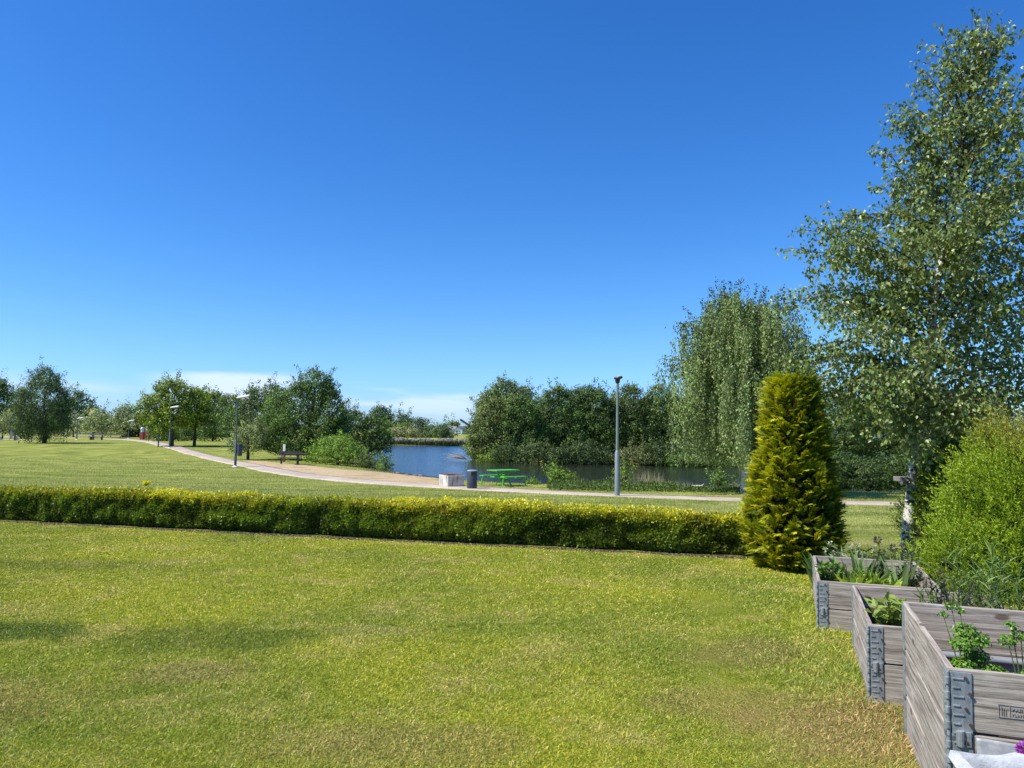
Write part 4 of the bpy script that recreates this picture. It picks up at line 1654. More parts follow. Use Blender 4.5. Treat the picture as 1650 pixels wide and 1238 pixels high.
# ------------------------------------------------------------------ distant trees
GP = 'trees on the island'
GD = 'dark trees closing the far left meadow'
GR = (.044, .074, .020)
T = tree
T('willow_tree', 'large dark grey-green tree with drooping foliage, alone on the left lawn', 'tree', 88,
  [(70, 642, 36, 36), (72, 612, 22, 24), (56, 680, 26, 24), (88, 676, 22, 32), (47, 652, 18, 28), (97, 642, 14, 20), (70, 664, 38, 30), (44, 690, 12, 18)], base_px=71, col=(.034, .055, .024), tip=(.062, .09, .042), leaf_px=2.6, hang=.35, trunk_r=.2, dens=1.3)
T('background_tree', 'dark tree cut by the left edge of the photo', 'tree', 150, [(4, 648, 24, 32), (-25, 640, 30, 45), (15, 670, 20, 22)], col=(.03, .052, .016), tip=(.05, .085, .02), leaf_px=2.8)
T('background_tree', 'dark rounded tree behind the flowering trees, right of the drooping one', 'tree', 150, [(128, 656, 20, 24), (146, 672, 15, 18), (105, 668, 20, 24)], col=(.032, .056, .018), tip=(.055, .09, .025), leaf_px=2.8)
wbg = 'pale flowering trees along the far path'
for ells, c1, c2, lab in [
    ([(30, 672, 20, 18), (15, 684, 20, 12), (45, 684, 18, 12)], (.028, .048, .016), (.05, .08, .02), 'dark tree behind the small pale flowering tree on the far left'),
    ([(85, 676, 20, 18), (100, 685, 16, 10), (70, 686, 16, 10)], (.03, .05, .016), (.05, .085, .022), 'dark low tree seen behind the big drooping tree'),
    ([(165, 680, 14, 12), (178, 685, 14, 9), (150, 686, 14, 8)], (.034, .055, .02), (.055, .085, .026), 'dark low tree behind the flowering tree over the far bench'),
    ([(212, 684, 16, 12), (225, 688, 16, 9)], (.034, .055, .02), (.055, .085, .026), 'dark low tree filling the gap left of the yellow green path trees')]:
    T('background_tree', lab, 'tree', 147, ells, col=c1, tip=c2, leaf_px=2.6, group=GD, dens=1.3)
for ells, d, lab in [([(365, 676, 26, 20), (345, 690, 26, 14), (385, 692, 22, 14)], 128, 'dark mass of tree low behind the slim trunked tree'),
                     ([(430, 690, 26, 20), (455, 685, 22, 24), (415, 702, 22, 12)], 84, 'dark tree low behind the pale willow bush'),
                     ([(315, 690, 26, 16), (285, 695, 24, 12)], 126, 'dark low tree seen between the two path tree trunks')]:
    T('background_tree', lab, 'tree', d, ells, col=(.03, .05, .017), tip=(.052, .082, .025), leaf_px=2.6, dens=1.3)
for cx, cy, rx, ry, d, bx, lab in [(5, 683, 17, 18, 106, 3, 'pale flowering tree cut by the left edge of the photo'), (32, 690, 12, 12, 108, 33, 'small pale flowering tree just left of the big drooping tree'),
                                   (117, 683, 15, 17, 118, 117, 'pale flowering tree just right of the big drooping tree'), (158, 681, 20, 20, 116, 164, 'pale flowering tree over the far bench'),
                                   (199, 683, 18, 19, 120, 197, 'pale flowering tree beside the yellow green bush')]:
    T('flowering_tree', lab, 'tree', d, [(cx, cy, rx, ry), (cx - rx * .4, cy + 4, rx * .6, ry * .55), (cx + rx * .45, cy + 3, rx * .6, ry * .55)], base_px=bx, col=(.075, .095, .05), tip=(.27, .27, .20), leaf_px=2.6, trunk_r=.1, group=wbg, dens=.9)
T('yellow_bush', 'yellow green bush left of the red columns', 'bush', 128, [(187, 685, 11, 13), (196, 692, 10, 9)], col=(.12, .14, .02), tip=(.24, .24, .03), leaf_px=2.4)
T('background_tree', 'slim dark tree rising behind the flowering tree by the yellow bush', 'tree', 160, [(201, 663, 12, 9), (207, 675, 14, 14)], col=(.04, .065, .03), tip=(.06, .09, .04), leaf_px=2.4)
T('dark_bush', 'dark green bush directly behind the red columns', 'bush', 122, [(222, 690, 17, 21), (240, 688, 14, 24), (208, 698, 12, 12)], col=(.028, .05, .014), tip=(.05, .085, .02), leaf_px=2.6)
T('path_tree', 'yellow green tree with a thick dark trunk behind the lamp beside the path', 'tree', 84,
  [(277, 640, 26, 24), (246, 662, 24, 24), (262, 624, 11, 11), (283, 622, 13, 12), (285, 668, 28, 26), (233, 655, 14, 12), (258, 685, 22, 16)], base_px=276, col=(.055, .086, .014), tip=(.175, .20, .022), leaf_px=3.0, trunk_r=.22, lump=.28, dens=1.1)
T('path_tree', 'yellow green tree with a slim trunk, right of its thicker neighbour', 'tree', 86, [(314, 652, 24, 26), (322, 634, 14, 12), (302, 675, 22, 20), (328, 672, 16, 20)], base_px=313, col=(.055, .088, .013), tip=(.175, .205, .022), leaf_px=3.0, trunk_r=.15, lump=.26, dens=1.1)
for cx, cy, rx, ry, d, lab in [(262, 698, 20, 14, 104, 'light green bush behind the thick trunk by the path'), (300, 696, 22, 16, 108, 'green bush between the two yellow green trees'), (342, 690, 24, 22, 104, 'rounded green bush right of the slim trunked tree'),
                               (375, 688, 20, 24, 100, 'grey green bush behind the lamp with the bin')]:
    T('background_bush', lab, 'bush', d, [(cx, cy, rx, ry), (cx + rx * .5, cy + 4, rx * .6, ry * .7)], col=(.045, .075, .028), tip=(.085, .125, .045), leaf_px=2.6, group='bushes behind the path trees')
T('background_tree', 'dark tree in the row behind the slim trunked tree', 'tree', 140, [(345, 652, 20, 20), (330, 648, 14, 16), (352, 670, 22, 20)], col=(.028, .048, .018), tip=(.045, .075, .024), leaf_px=2.8)
T('background_tree', 'lighter green tree beside the grey poplar', 'tree', 138, [(372, 652, 16, 16), (385, 660, 14, 18)], col=(.06, .09, .018), tip=(.10, .13, .025), leaf_px=2.6)
T('grey_poplar', 'grey green tree rising behind the pale willow bush', 'tree', 92, [(441, 640, 17, 22), (412, 640, 16, 18), (425, 664, 28, 28), (398, 668, 18, 22), (420, 695, 26, 22)], base_px=425, col=(.045, .070, .030), tip=(.085, .115, .058), leaf_px=2.7, lump=.3)
T('pale_willow_bush', 'pale silvery bush right of the lamp with the bin', 'bush', 64, [(400, 708, 24, 20), (383, 715, 16, 14), (415, 700, 16, 18)], col=(.085, .105, .052), tip=(.20, .215, .13), leaf_px=2.6)
T('shore_tree', 'largest dark green tree on the near shore, behind the picnic bench', 'tree', 66,
  [(507, 622, 30, 26), (490, 650, 42, 34), (460, 672, 34, 38), (530, 668, 32, 38), (498, 692, 52, 36), (440, 700, 20, 24), (470, 715, 44, 18), (505, 718, 44, 16), (545, 700, 22, 28), (435, 716, 22, 12)], base_px=500, col=(.036, .062, .016), tip=(.075, .115, .028), leaf_px=2.8, trunk_r=.3, lump=.24)
T('shore_tree', 'smaller dark tree overhanging the water on the left shore', 'tree', 74, [(572, 682, 24, 20), (600, 696, 24, 24), (572, 702, 28, 26), (618, 714, 14, 15), (590, 718, 34, 14), (548, 690, 14, 20)], base_px=582, col=(.038, .064, .02), tip=(.07, .105, .03), leaf_px=2.7, trunk_r=.2)
T('willow_bush', 'bright green willow bush with upright shoots right of the picnic bench', 'bush', 60, [(545, 730, 32, 16), (520, 732, 18, 16), (570, 738, 20, 12), (548, 720, 18, 12)], col=(.085, .135, .025), tip=(.165, .225, .045), leaf_px=2.3, sprig=.7)
T('shore_shrub', 'grey green shrub at the waterline beside the willow bush', 'bush', 59, [(597, 743, 14, 8), (585, 745, 10, 6)], col=(.06, .085, .03), tip=(.12, .14, .05), leaf_px=2.2, sprig=.5)
T('shore_shrub', 'small lone shrub at the corner of the sandy shore', 'bush', 57, [(621, 746, 8, 10), (616, 752, 8, 6)], col=(.07, .11, .025), tip=(.13, .18, .04), leaf_px=2.2, sprig=.6)

# far bank
fb = 'trees on the far bank'
for cx, cy, rx, ry, d, c1, c2, lab in [
    (614, 668, 16, 12, 198, (.024, .042, .018), (.04, .065, .026), 'dark round tree on the far bank, leftmost and tallest'),
    (650, 680, 13, 14, 202, (.04, .062, .03), (.06, .09, .04), 'grey green pointed tree on the far bank'),
    (676, 688, 11, 15, 194, (.024, .042, .018), (.04, .07, .026), 'dark rounded tree on the far bank nearest the houses'),
    (627, 692, 22, 12, 190, (.05, .08, .024), (.08, .12, .03), 'broad light green bush on the far bank below the dark round tree'),
    (651, 695, 14, 9, 187, (.07, .11, .022), (.10, .14, .03), 'yellow green bush on the far bank between the blossoms'),
    (694, 697, 12, 9, 191, (.045, .07, .026), (.075, .105, .035), 'low green bush on the far bank right of the dark rounded tree'),
    (711, 695, 11, 10, 189, (.05, .08, .026), (.075, .11, .035), 'green bush on the far bank left of the white house'),
    (719, 698, 8, 9, 187, (.03, .05, .022), (.05, .075, .03), 'dark bush on the far bank directly left of the white house'),
    (760, 693, 10, 8, 300, (.05, .065, .03), (.07, .09, .04), 'brownish tree beside the white house'),
    (731, 684, 5, 4, 460, (.06, .09, .03), (.08, .11, .04), 'small tree showing above the far roofs')]:
    T('far_tree', lab, 'tree', d, [(cx, cy, rx, ry), (cx - rx * .4, cy + ry * .35, rx * .6, ry * .6), (cx + rx * .4, cy + ry * .35, rx * .6, ry * .6), (cx, cy + ry * .6, rx * .8, ry * .5), (cx, cy + ry, rx * .9, ry * .5)], col=c1, tip=c2, leaf_px=2.4, group=fb, dens=1.3, base_px=cx)
for cx, cy, rx, ry, lab in [(665, 698, 10, 8, 'pale blossoming bush on the far bank, the larger one'), (642, 696, 7, 6, 'pale blossoming bush on the far bank, the smaller one')]:
    T('blossom_bush', lab, 'bush', 184, [(cx, cy, rx, ry), (cx + 3, cy + 2, rx * .6, ry * .6)], col=(.12, .12, .075), tip=(.27, .25, .18), leaf_px=2.2)
rd = LeafBag()
n = 5000
xx = rng.uniform(-40, 8, n)
yy = 171.2 + rng.uniform(-.9, 1.0, n)
rd.strips(np.stack([xx, yy, np.full(n, WATER - .1)], 1), np.stack([rng.normal(0, .15, n), rng.normal(0, .15, n), np.ones(n)], 1), rng.uniform(.6, 1.5, n), .22, .2, vary((.055, .08, .025), n, .4), seg=2)
o = rd.build('far_bank_reeds', M['leaf_dull'])
tag(o, 'green reeds along the foot of the far stone bank', 'reeds', kind='stuff')
mb = MB()
for i in range(420):
    x = rng.uniform(-34, 8)
    f = rng.random()
    c = Vector((x, 173.0 + f * 1.9, -.75 + f * .9))
    s = rng.uniform(.22, .5)
    vs = []
    for k in range(4):
        for q in range(6):
            th = math.pi * (k + .5) / 4
            ph = 2 * math.pi * q / 6
            v = Vector((math.sin(th) * math.cos(ph) * 1.2, math.sin(th) * math.sin(ph), math.cos(th) * .8)) * s * rng.uniform(.75, 1.2)
            vs.append(c + v)
    fs = [(k * 6 + q, (k + 1) * 6 + q, (k + 1) * 6 + (q + 1) % 6, k * 6 + (q + 1) % 6) for k in range(3) for q in range(6)] + [tuple(range(6)), tuple(18 + q for q in range(5, -1, -1))]
    mb.add(vs, fs)
o = mb.build('bank_stones', M['stone'])
tag(o, 'grey stones piled along the far bank of the pond', 'stones', kind='stuff')

# island
OL1, OL2 = (.060, .078, .026), (.115, .135, .048)
DG1, DG2 = (.030, .052, .016), (.062, .096, .026)
for lab, d, ells, c1, c2 in [
    ('grey green rounded tree, tallest at the left end of the island', 88, [(814, 634, 26, 20), (842, 640, 20, 18), (790, 652, 20, 20), (815, 665, 40, 30)], (.05, .072, .034), (.10, .13, .065)),
    ('olive tree at the very left tip of the island', 80, [(785, 688, 24, 32), (772, 712, 18, 26), (762, 726, 11, 18), (800, 665, 22, 22), (800, 715, 26, 28)], OL1, OL2),
    ('bushy mid green tree right of the olive one on the island', 80, [(835, 678, 26, 40), (848, 705, 24, 34), (822, 700, 24, 34)], (.04, .068, .02), (.085, .125, .035)),
    ('dark tree in the island row right of the bushy mid green one', 82, [(898, 660, 30, 36), (880, 692, 30, 38), (915, 690, 30, 40), (930, 648, 20, 24)], (.034, .058, .020), (.072, .11, .032)),
    ('dark tree in the island row just left of the grey lamp post', 82, [(962, 662, 30, 36), (950, 700, 30, 40), (980, 690, 26, 40), (945, 640, 16, 18)], DG1, DG2),
    ('dark tree in the island row right behind the grey lamp post', 83, [(1015, 660, 32, 40), (1000, 700, 30, 38), (1035, 700, 30, 40)], (.036, .056, .018), (.076, .10, .03)),
    ('dark broad tree on the island beside the weeping birch', 84, [(1065, 662, 32, 40), (1060, 700, 34, 44), (1095, 690, 34, 50)], DG1, DG2),
    ('dark tree on the island seen behind the weeping birch', 86, [(1140, 680, 40, 56), (1180, 690, 36, 52)], DG1, DG2),
    ('dark tree on the island hidden behind the golden conifer', 84, [(1240, 680, 44, 60), (1290, 695, 36, 50)], DG1, DG2),
    ('dark tree on the island glimpsed through the near birch', 80, [(1360, 690, 50, 62), (1420, 700, 40, 56)], DG1, DG2),
    ('dark tree at the right end of the island behind the near birch', 78, [(1490, 690, 55, 65), (1570, 690, 50, 65)], DG1, DG2)]:
    T('island_tree', lab, 'tree', d, ells + [(max(804, sum(e[0] for e in ells) / len(ells)) + q, 718, 25, 28, 1.5) for q in (-24, 0, 24)] + [(max(806, sum(e[0] for e in ells) / len(ells)) + q, 676, 24, 32, 2.5) for q in (-20, 20)], col=c1, tip=c2, leaf_px=2.9, group=GP, trunk_r=.15, lump=.18, dens=1.3, sprig=.08)
GB = 'bushes along the island shore'
for lab, d, ells, c1, c2 in [
    ('bright green bush at the water below the olive island tree', 77.5, [(792, 734, 18, 8), (815, 736, 16, 8)], (.09, .14, .02), (.17, .22, .03)),
    ('grey green bush spilling over the island shore', 75.5, [(868, 728, 26, 18), (895, 734, 22, 13), (848, 738, 14, 9)], (.046, .07, .026), (.09, .12, .045)),
    ('dark bush on the island shore left of the grey lamp post', 75, [(945, 730, 28, 18), (970, 735, 22, 14)], (.03, .05, .016), (.055, .085, .026)),
    ('pale olive bush on the island shore right of the grey lamp post', 74, [(1022, 732, 24, 15), (1045, 738, 20, 10), (1005, 738, 14, 8)], (.075, .085, .035), (.15, .155, .075)),
    ('dark low bush on the island shore right of the spilling grey green one', 75.5, [(915, 736, 20, 12), (932, 730, 18, 16)], (.032, .055, .018), (.06, .095, .028)),
    ('dark low bush on the island shore left of the spilling grey green one', 76.5, [(832, 736, 20, 12), (815, 728, 18, 16)], (.032, .055, .018), (.06, .095, .028)),
    ('dark low bush on the island shore near the weeping birch', 73.5, [(1070, 736, 22, 14), (1090, 728, 20, 18), (1058, 726, 18, 18)], (.032, .055, .018), (.06, .095, .028)),
    ('low green bush on the island shore under the weeping birch', 72.5, [(1100, 740, 26, 9), (1135, 741, 26, 9), (1165, 742, 24, 9)], (.05, .085, .02), (.10, .15, .035))]:
    T('island_bush', lab, 'bush', d - 1.6, [(e[0], e[1] + 3, e[2] * 1.08, e[3]) for e in ells], col=[q * .75 for q in c1], tip=[q * .75 for q in c2], leaf_px=2.6, group=GB)
GN = 'dark bushes on the near bank under the birch'
for lab, d, ells in [('dark bush on the near bank between the conifer and the birch trunk', 39, [(1340, 762, 36, 28), (1300, 760, 32, 28), (1365, 774, 24, 14)]), ('dark bush on the near bank left of the birch trunk', 38.5, [(1398, 764, 38, 26), (1435, 764, 28, 28), (1415, 776, 30, 13)]),
                     ('dark bush on the near bank behind the birch trunk', 38, [(1480, 760, 40, 32), (1540, 760, 40, 32)])]:
    T('bank_bush', lab, 'bush', d, ells, col=(.026, .044, .014), tip=(.045, .075, .022), leaf_px=3.2, group=GN)

# near-shore vegetation right of the picnic table
bag = LeafBag()
n = 15000
px = rng.uniform(885, 1320, n)
dd = rng.uniform(33.2, 37.5, n)
hgt = np.array([.22 + .14 * mnoise.noise(Vector((p * .02, q * .5, 0))) + .12 * mnoise.noise(Vector((p * .08, q * .9, 4))) for p, q in zip(px, dd)])
hgt = hgt * np.where(px > 1090, .45, 1) * np.where((px > 1145) & (px < 1200), .9, 1)
xw = (px - CX) / F * dd
zz = H(xw, dd)
P = np.stack([xw, dd, zz + rng.random(n) * hgt], 1)
bag.leaves(P, rdir(n) + np.array([0, 0, .4]), unit(rdir(n) + np.array([0, 0, .8])), rng.uniform(.07, .14, n), rng.uniform(.04, .08, n), vary((.085, .14, .024), n, .4))
o = bag.build('bank_weeds', M['leaf'])
tag(o, 'low green weeds along the near bank behind the path', 'weeds', kind='stuff')
bag = LeafBag()
n = 900
px = np.concatenate([rng.normal(1035, 30, 380), rng.uniform(920, 1120, 300), rng.uniform(1150, 1200, 220)])
dd = rng.uniform(36.5, 38.5, n)
xw = (px - CX) / F * dd
bag.strips(np.stack([xw, dd, H(xw, dd)], 1), np.stack([rng.normal(0, .13, n), rng.normal(0, .1, n), np.ones(n)], 1), rng.uniform(.3, .8, n) * np.where(np.abs(px - 1035) < 35, 1.15, .6), .016, .25, vary((.34, .31, .19), n, .35), seg=2)
o = bag.build('dry_reeds', M['leaf_dull'])
tag(o, 'pale dry reed stalks standing in the near bank weeds', 'reeds', kind='stuff')
T('bank_shrub', 'small bright green shrub at the left end of the bank weeds', 'bush', 37, [(901, 766, 9, 10), (895, 772, 8, 8), (908, 771, 7, 8)], col=(.075, .12, .022), tip=(.15, .2, .035), leaf_px=3, sprig=.5)
T('bank_shrub', 'thin green shrub in the reeds right of the grey lamp post', 'bush', 37, [(1008, 768, 7, 11), (1006, 776, 8, 8)], col=(.07, .11, .024), tip=(.13, .17, .04), leaf_px=3, sprig=.6, dens=.6)
T('bank_shrub', 'thin shrub on the bank just left of the golden conifer', 'bush', 37, [(1158, 772, 8, 12), (1160, 780, 9, 8)], col=(.06, .10, .024), tip=(.11, .15, .04), leaf_px=3, sprig=.6, dens=.6)
T('bank_shrub', 'tiny weed tuft beside the green picnic table', 'bush', 38, [(858, 777, 7, 3.5)], col=(.06, .1, .02), tip=(.1, .15, .03), leaf_px=2.6)
for a, b_, lab in [((1112, 786.5), (1142, 789), 'bleached driftwood lying along the near bank'), ((1079, 781), (1088, 789), 'short bleached stick leaning in the bank weeds')]:
    p0, p1 = at(*a, 36.5), at(*b_, 36.0)
    p0[2] = max(p0[2], h(p0[0], p0[1]) + .08)
    p1[2] = h(p1[0], p1[1]) + .05
    mb = MB().tube([p0, (p0 + p1) / 2 + np.array([0, 0, .04]), p1], [.06, .075, .05], 7)
    mb.tube([(p0 + p1) / 2, (p0 + p1) / 2 + np.array([.2, -.1, .18])], [.03, .012], 5)
    tag(mb.build('driftwood', M['deadwood'], smooth=True), lab, 'driftwood')
# dead branch in the water at the island tip
mb = MB()
bp = at(752, 741, 78.5)
bp[2] = WATER + .15
for i in range(26):
    e = bp + np.array([-rng.uniform(.6, 2.6), rng.uniform(-.5, .5), rng.uniform(.0, .75)])
    mid = (bp + e) / 2 + np.array([0, 0, .1])
    mb.tube([bp, mid, e], [.03, .02, .008], 4)
tag(mb.build('dead_branch', M['deadwood']), 'bare dead branches trailing in the water at the island tip', 'branch')
# pale stones at the shore
for px_, py_ in ((655, 766), (668, 767), (678, 767.5), (641, 763)):
    p = hit(px_, py_)
    mb = MB().lathe([(.02, -.02), (.14, .02), (.12, .09), (.03, .13)], seg=8)
    o = mb.build('shore_stone', M['stone'], smooth=True, loc=p)
    o.scale = (1.3, .8, rng.uniform(.6, 1))
    tag(o, 'small pale stone on the sandy edge of the pond', 'stone', 'pale stones on the sandy pond edge')


# ------------------------------------------------------------------ street lamps
def lamp_left(base, hgt, label, lean=(0, 0), bent=True):
    root = empty('street_lamp', base)
    tag(root, label, 'street lamp', 'lamps along the path')
    MB().lathe([(.21, -.05), (.21, .03), (.12, .06), (.1, .1)], seg=16).build('base_plate', M['lamp_white'], root, smooth=True)
    MB().lathe([(.085, .05), (.08, hgt * .38), (.06, hgt * .385), (.055, hgt * .39)], seg=14).build('lower_pole', M['pole_dark'], root, smooth=True)
    MB().lathe([(.05, hgt * .38), (.04, hgt - .04)], seg=12).build('upper_pole', M['pole_dark'], root, smooth=True)
    hd = MB()
    Mx = Matrix.Rotation(R(-10), 3, 'Y') @ Matrix.Rotation(R(18), 3, 'X')
    hd.box((.36, 0, hgt + .03), (.82, .34, .09), Mx)
    o = hd.build('lamp_head', M['lamp_white'], root, bevel=.03)
    MB().tube([(0, 0, hgt - .12), (0, 0, hgt - .02)], .07, 10).build('collar', M['black'], root, smooth=True)
    return root


lb = hit(379, 753)
lamp_left(lb, 4.6, 'path lamp with a bin on its pole, closest of the pale-headed lamps')
b2 = hit(273, 722.5)
sc2 = b2[1] / F
lamp_left(b2, 66 * sc2, 'path lamp with a pale slanted head in front of the yellow green tree')
for px_, d_, py0, py1, lab in [(123, 104, 713, 674, 'far path lamp beside the bench, right of the big drooping tree'), (206.5, 116, 710, 678, 'far path lamp at the bend just left of the red columns')]:
    p = foot(px_, d_)
    lamp_left(p, max(2.6, at(px_, py1, d_)[2] - p[2]), lab)
p = foot(148, 121)
lamp_left(p, at(148, 668, 121)[2] - p[2], 'far path lamp showing inside the flowering tree over the bench')
# signless pole
p = hit(255, 720)
o = empty('plain_pole', p)
tag(o, 'thin bare pole beside the path left of the second lamp', 'pole')
hp_ = at(255, 664, p[1])[2] - p[2]
MB().lathe([(.075, -.05), (.07, hp_ * .38), (.045, hp_ * .39)], seg=10).build('lower_pole', M['pole_dark'], o, smooth=True)
MB().lathe([(.045, hp_ * .385), (.035, hp_)], seg=10).build('upper_pole', M['pole_dark'], o, smooth=True)
# bin on lamp
bz = at(385.5, 717, lb[1])[2]
bb = at(385.5, 735, lb[1])[2]
o = empty('hanging_bin', (lb[0] + .27, lb[1] - .02, bb))
tag(o, 'dark green litter bin hanging on the nearest pale-headed lamp pole', 'litter bin')
hb_ = bz - bb
MB().lathe([(.11, 0), (.15, .02), (.165, hb_ - .1), (.165, hb_ - .03)], seg=16).build('body', M['bin'], o, smooth=True)
MB().lathe([(.175, hb_ - .03), (.16, hb_ + .03), (.03, hb_ + .06)], seg=16).build('lid', M['black'], o, smooth=True)
MB().box((-.18, .0, hb_ * .6), (.06, .08, .06)).build('bracket', M['black'], o)
# post-top lamp
p = hit(994.5, 800)
hgt = at(997, 610, p[1])[2] - p[2]
o = empty('street_lamp', p)
tag(o, 'tall grey lamp post with a dark disc head standing alone beside the path', 'street lamp')
MB().lathe([(.115, -.05), (.102, .02), (.097, hgt * .37), (.075, hgt * .378), (.062, hgt * .39)], seg=18).build('lower_pole', M['pole'], o, smooth=True)
MB().lathe([(.06, hgt * .38), (.046, hgt - .15)], seg=14).build('upper_pole', M['pole'], o, smooth=True)
MB().lathe([(.055, hgt - .2), (.085, hgt - .16), (.10, hgt - .06), (.09, hgt - .02)], seg=14).build('lamp_neck', M['black'], o, smooth=True)
mb = MB().lathe([(.07, -.05), (.16, -.01), (.18, .03), (.155, .065), (.06, .085)], seg=22)
q = mb.build('lamp_head', M['black'], o, smooth=True, loc=(.03, 0, hgt + .0))
q.rotation_euler = (R(4), R(-9), 0)
mb = MB().lathe([(.12, 0), (.115, .012), (.05, .02)], seg=18)
q2 = mb.build('top_cap', M['silver'], q, smooth=True, loc=(.03, 0, .075))

# ------------------------------------------------------------------ concrete block, bin, picnic table
pA, pB, pC = hit(707, 782), hit(721.5, 785.5), hit(748.5, 785)
zt = at(721, 767, pB[1])[2]
o = empty('fire_pit', pB)
tag(o, 'pale stained concrete block with a rusty grate on top beside the path', 'fire pit')
ux = unit(np.array([pC[0] - pB[0], .35, 0]))
uy = np.array([-ux[1], ux[0], 0])
wx = (pC[0] - pB[0]) * 1.08
wy = 1.15
hz = zt - pB[2]
ang = math.atan2(ux[1], ux[0])
o.rotation_euler = (0, 0, ang)
mb = MB()
wall_t = .16
mb.box((wx / 2, wall_t / 2, hz / 2 - .05), (wx, wall_t, hz + .1))
mb.box((wx / 2, wy - wall_t / 2, hz / 2 - .05), (wx, wall_t, hz + .1))
mb.box((wall_t / 2, wy / 2, hz / 2 - .052), (wall_t, wy - 2 * wall_t, hz + .096))
mb.box((wx - wall_t / 2, wy / 2, hz / 2 - .052), (wall_t, wy - 2 * wall_t, hz + .096))
mb.box((wx / 2, wy / 2, hz * .3), (wx - 2 * wall_t, wy - 2 * wall_t, .3))
mb.build('concrete_ring', M['concrete'], o, bevel=.025)
mb = MB()
for i in range(9):
    mb.tube([(.1 + i * (wx - .2) / 8, .05, hz + .03), (.1 + i * (wx - .2) / 8, wy - .05, hz + .03)], .012, 6)
for yy_ in (.06, wy - .06):
    mb.tube([(.04, yy_, hz + .025), (wx - .04, yy_, hz + .025)], .018, 6)
mb.box((wx * .3, wy * .5, hz + .05), (wx * .45, wy * .7, .02))
mb.build('grate', M['rust'], o)

p = hit(760.5, 788)
hb_ = at(760.5, 757.5, p[1])[2] - p[2]
rb = 8.0 * p[1] / F
o = empty('litter_bin', p)
tag(o, 'dark charcoal round litter bin standing right of the concrete block', 'litter bin')
MB().lathe([(rb * .97, -.03), (rb, .02), (rb, hb_ - .06), (rb * .97, hb_ - .05)], seg=28).build('body', M['bin'], o, smooth=True)
MB().lathe([(rb * 1.02, hb_ - .055), (rb * 1.02, hb_ - .02), (rb * .9, hb_), (rb * .2, hb_ + .012)], seg=28).build('lid', M['bin_lid'], o, smooth=True)
a0, a1 = R(-100), R(-50)
mb = MB()
vs, fs = [], []
for i in range(7):
    a = a0 + (a1 - a0) * i / 6
    for z in (hb_ * .72, hb_ * .92):
        vs.append((math.cos(a) * (rb + .006), math.sin(a) * (rb + .006), z))
for i in range(6):
    fs.append((i * 2, i * 2 + 2, i * 2 + 3, i * 2 + 1))
mb.add(vs, fs)
q = mb.build('opening', M['black'], o)
q.modifiers.new('s', 'SOLIDIFY').thickness = .01


def picnic_table(pos, rz, mat, label):
    o = empty('picnic_table', pos, rz)
    tag(o, label, 'picnic table')
    L, W_, hz = 1.42, .74, .74
    mb = MB()
    for i in range(5):
        y = -W_ / 2 + (i + .5) * W_ / 5
        mb.box((0, y, hz - .02), (L, W_ / 5 - .012, .045))
    mb.box((-.45, 0, hz - .065), (.07, W_ * .9, .045))
    mb.box((.45, 0, hz - .065), (.07, W_ * .9, .045))
    mb.build('tabletop', mat, o, bevel=.008)
    for s in (-1, 1):
        mb = MB()
        for i in range(2):
            mb.box((0, s * .76 + (i - .5) * .16, .45), (L, .145, .045))
        mb.build('bench_seat', mat, o, bevel=.008)
        for e in (-1, 1):
            MB().tube([(e * .62, s * .76, .43), (e * .70, s * .80, -.03)], .03, 6).build('bench_leg', mat, o)
    for e in (-1, 1):
        mb = MB()
        mb.tube([(e * .22, -.36, -.03), (e * .22, .22, hz - .08)], .038, 6)
        mb.tube([(e * .22, .36, -.03), (e * .22, -.22, hz - .08)], .038, 6)
        mb.build('trestle_leg', mat, o)
    mb = MB()
    for e in (-1, 1):
        mb.box((e * .30, 0, .405), (.06, 1.68, .05))
    mb.box((0, 0, .30), (.50, .06, .06))
    mb.build('crossbeam', mat, o)
    return o


picnic_table(hit(811, 783), R(40), M['green'], 'bright green picnic table on the grass between the bin and the pond')

# dark picnic bench on the sand
p = hit(477, 749)
s_ = p[1] / F
o = empty('park_table', p, R(12))
tag(o, 'dark wooden park table on one thick leg on the sand under the big tree', 'table')
MB().box((0, 0, .76), (1.55, .75, .06)).box((0, 0, .70), (1.2, .5, .05)).build('tabletop', M['dark_wood'], o, bevel=.01)
MB().box((.1, 0, .34), (.14, .14, .72)).box((.1, 0, .66), (.2, .5, .06)).box((.1, 0, .0), (.35, .35, .04)).build('leg', M['dark_wood'], o, bevel=.008)
p = foot(467, p[1] + 1.3, 745)
o = empty('park_bench', p, R(8))
tag(o, 'dark wooden park bench with a backrest behind the dark park table', 'bench')
MB().box((0, -.1, .45), (1.7, .4, .05)).build('seat', M['dark_wood'], o, bevel=.01)
MB().box((0, .16, .78), (1.7, .04, .26), Matrix.Rotation(R(-8), 3, 'X')).build('backrest', M['dark_wood'], o, bevel=.01)
for e in (-1, 1):
    MB().box((e * .6, -.08, .21), (.09, .34, .46)).box((e * .6, .15, .55), (.07, .06, .5)).build('leg', M['dark_wood'], o)
p = foot(457.5, 61, 740)
o = empty('sign_post', p)
tag(o, 'short post with a white upper panel behind the dark park bench', 'sign post')
zz0, zz1, zz2 = at(457, 742, 61)[2] - p[2], at(457, 727, 61)[2] - p[2], at(457, 716, 61)[2] - p[2]
MB().box((0, .05, zz1 / 2 + .0), (.16, .1, zz1 + .2)).build('post', M['rust'], o)
MB().box((0, -.03, (zz1 + zz2) / 2), (.18, .04, zz2 - zz1)).build('panel', M['white'], o)

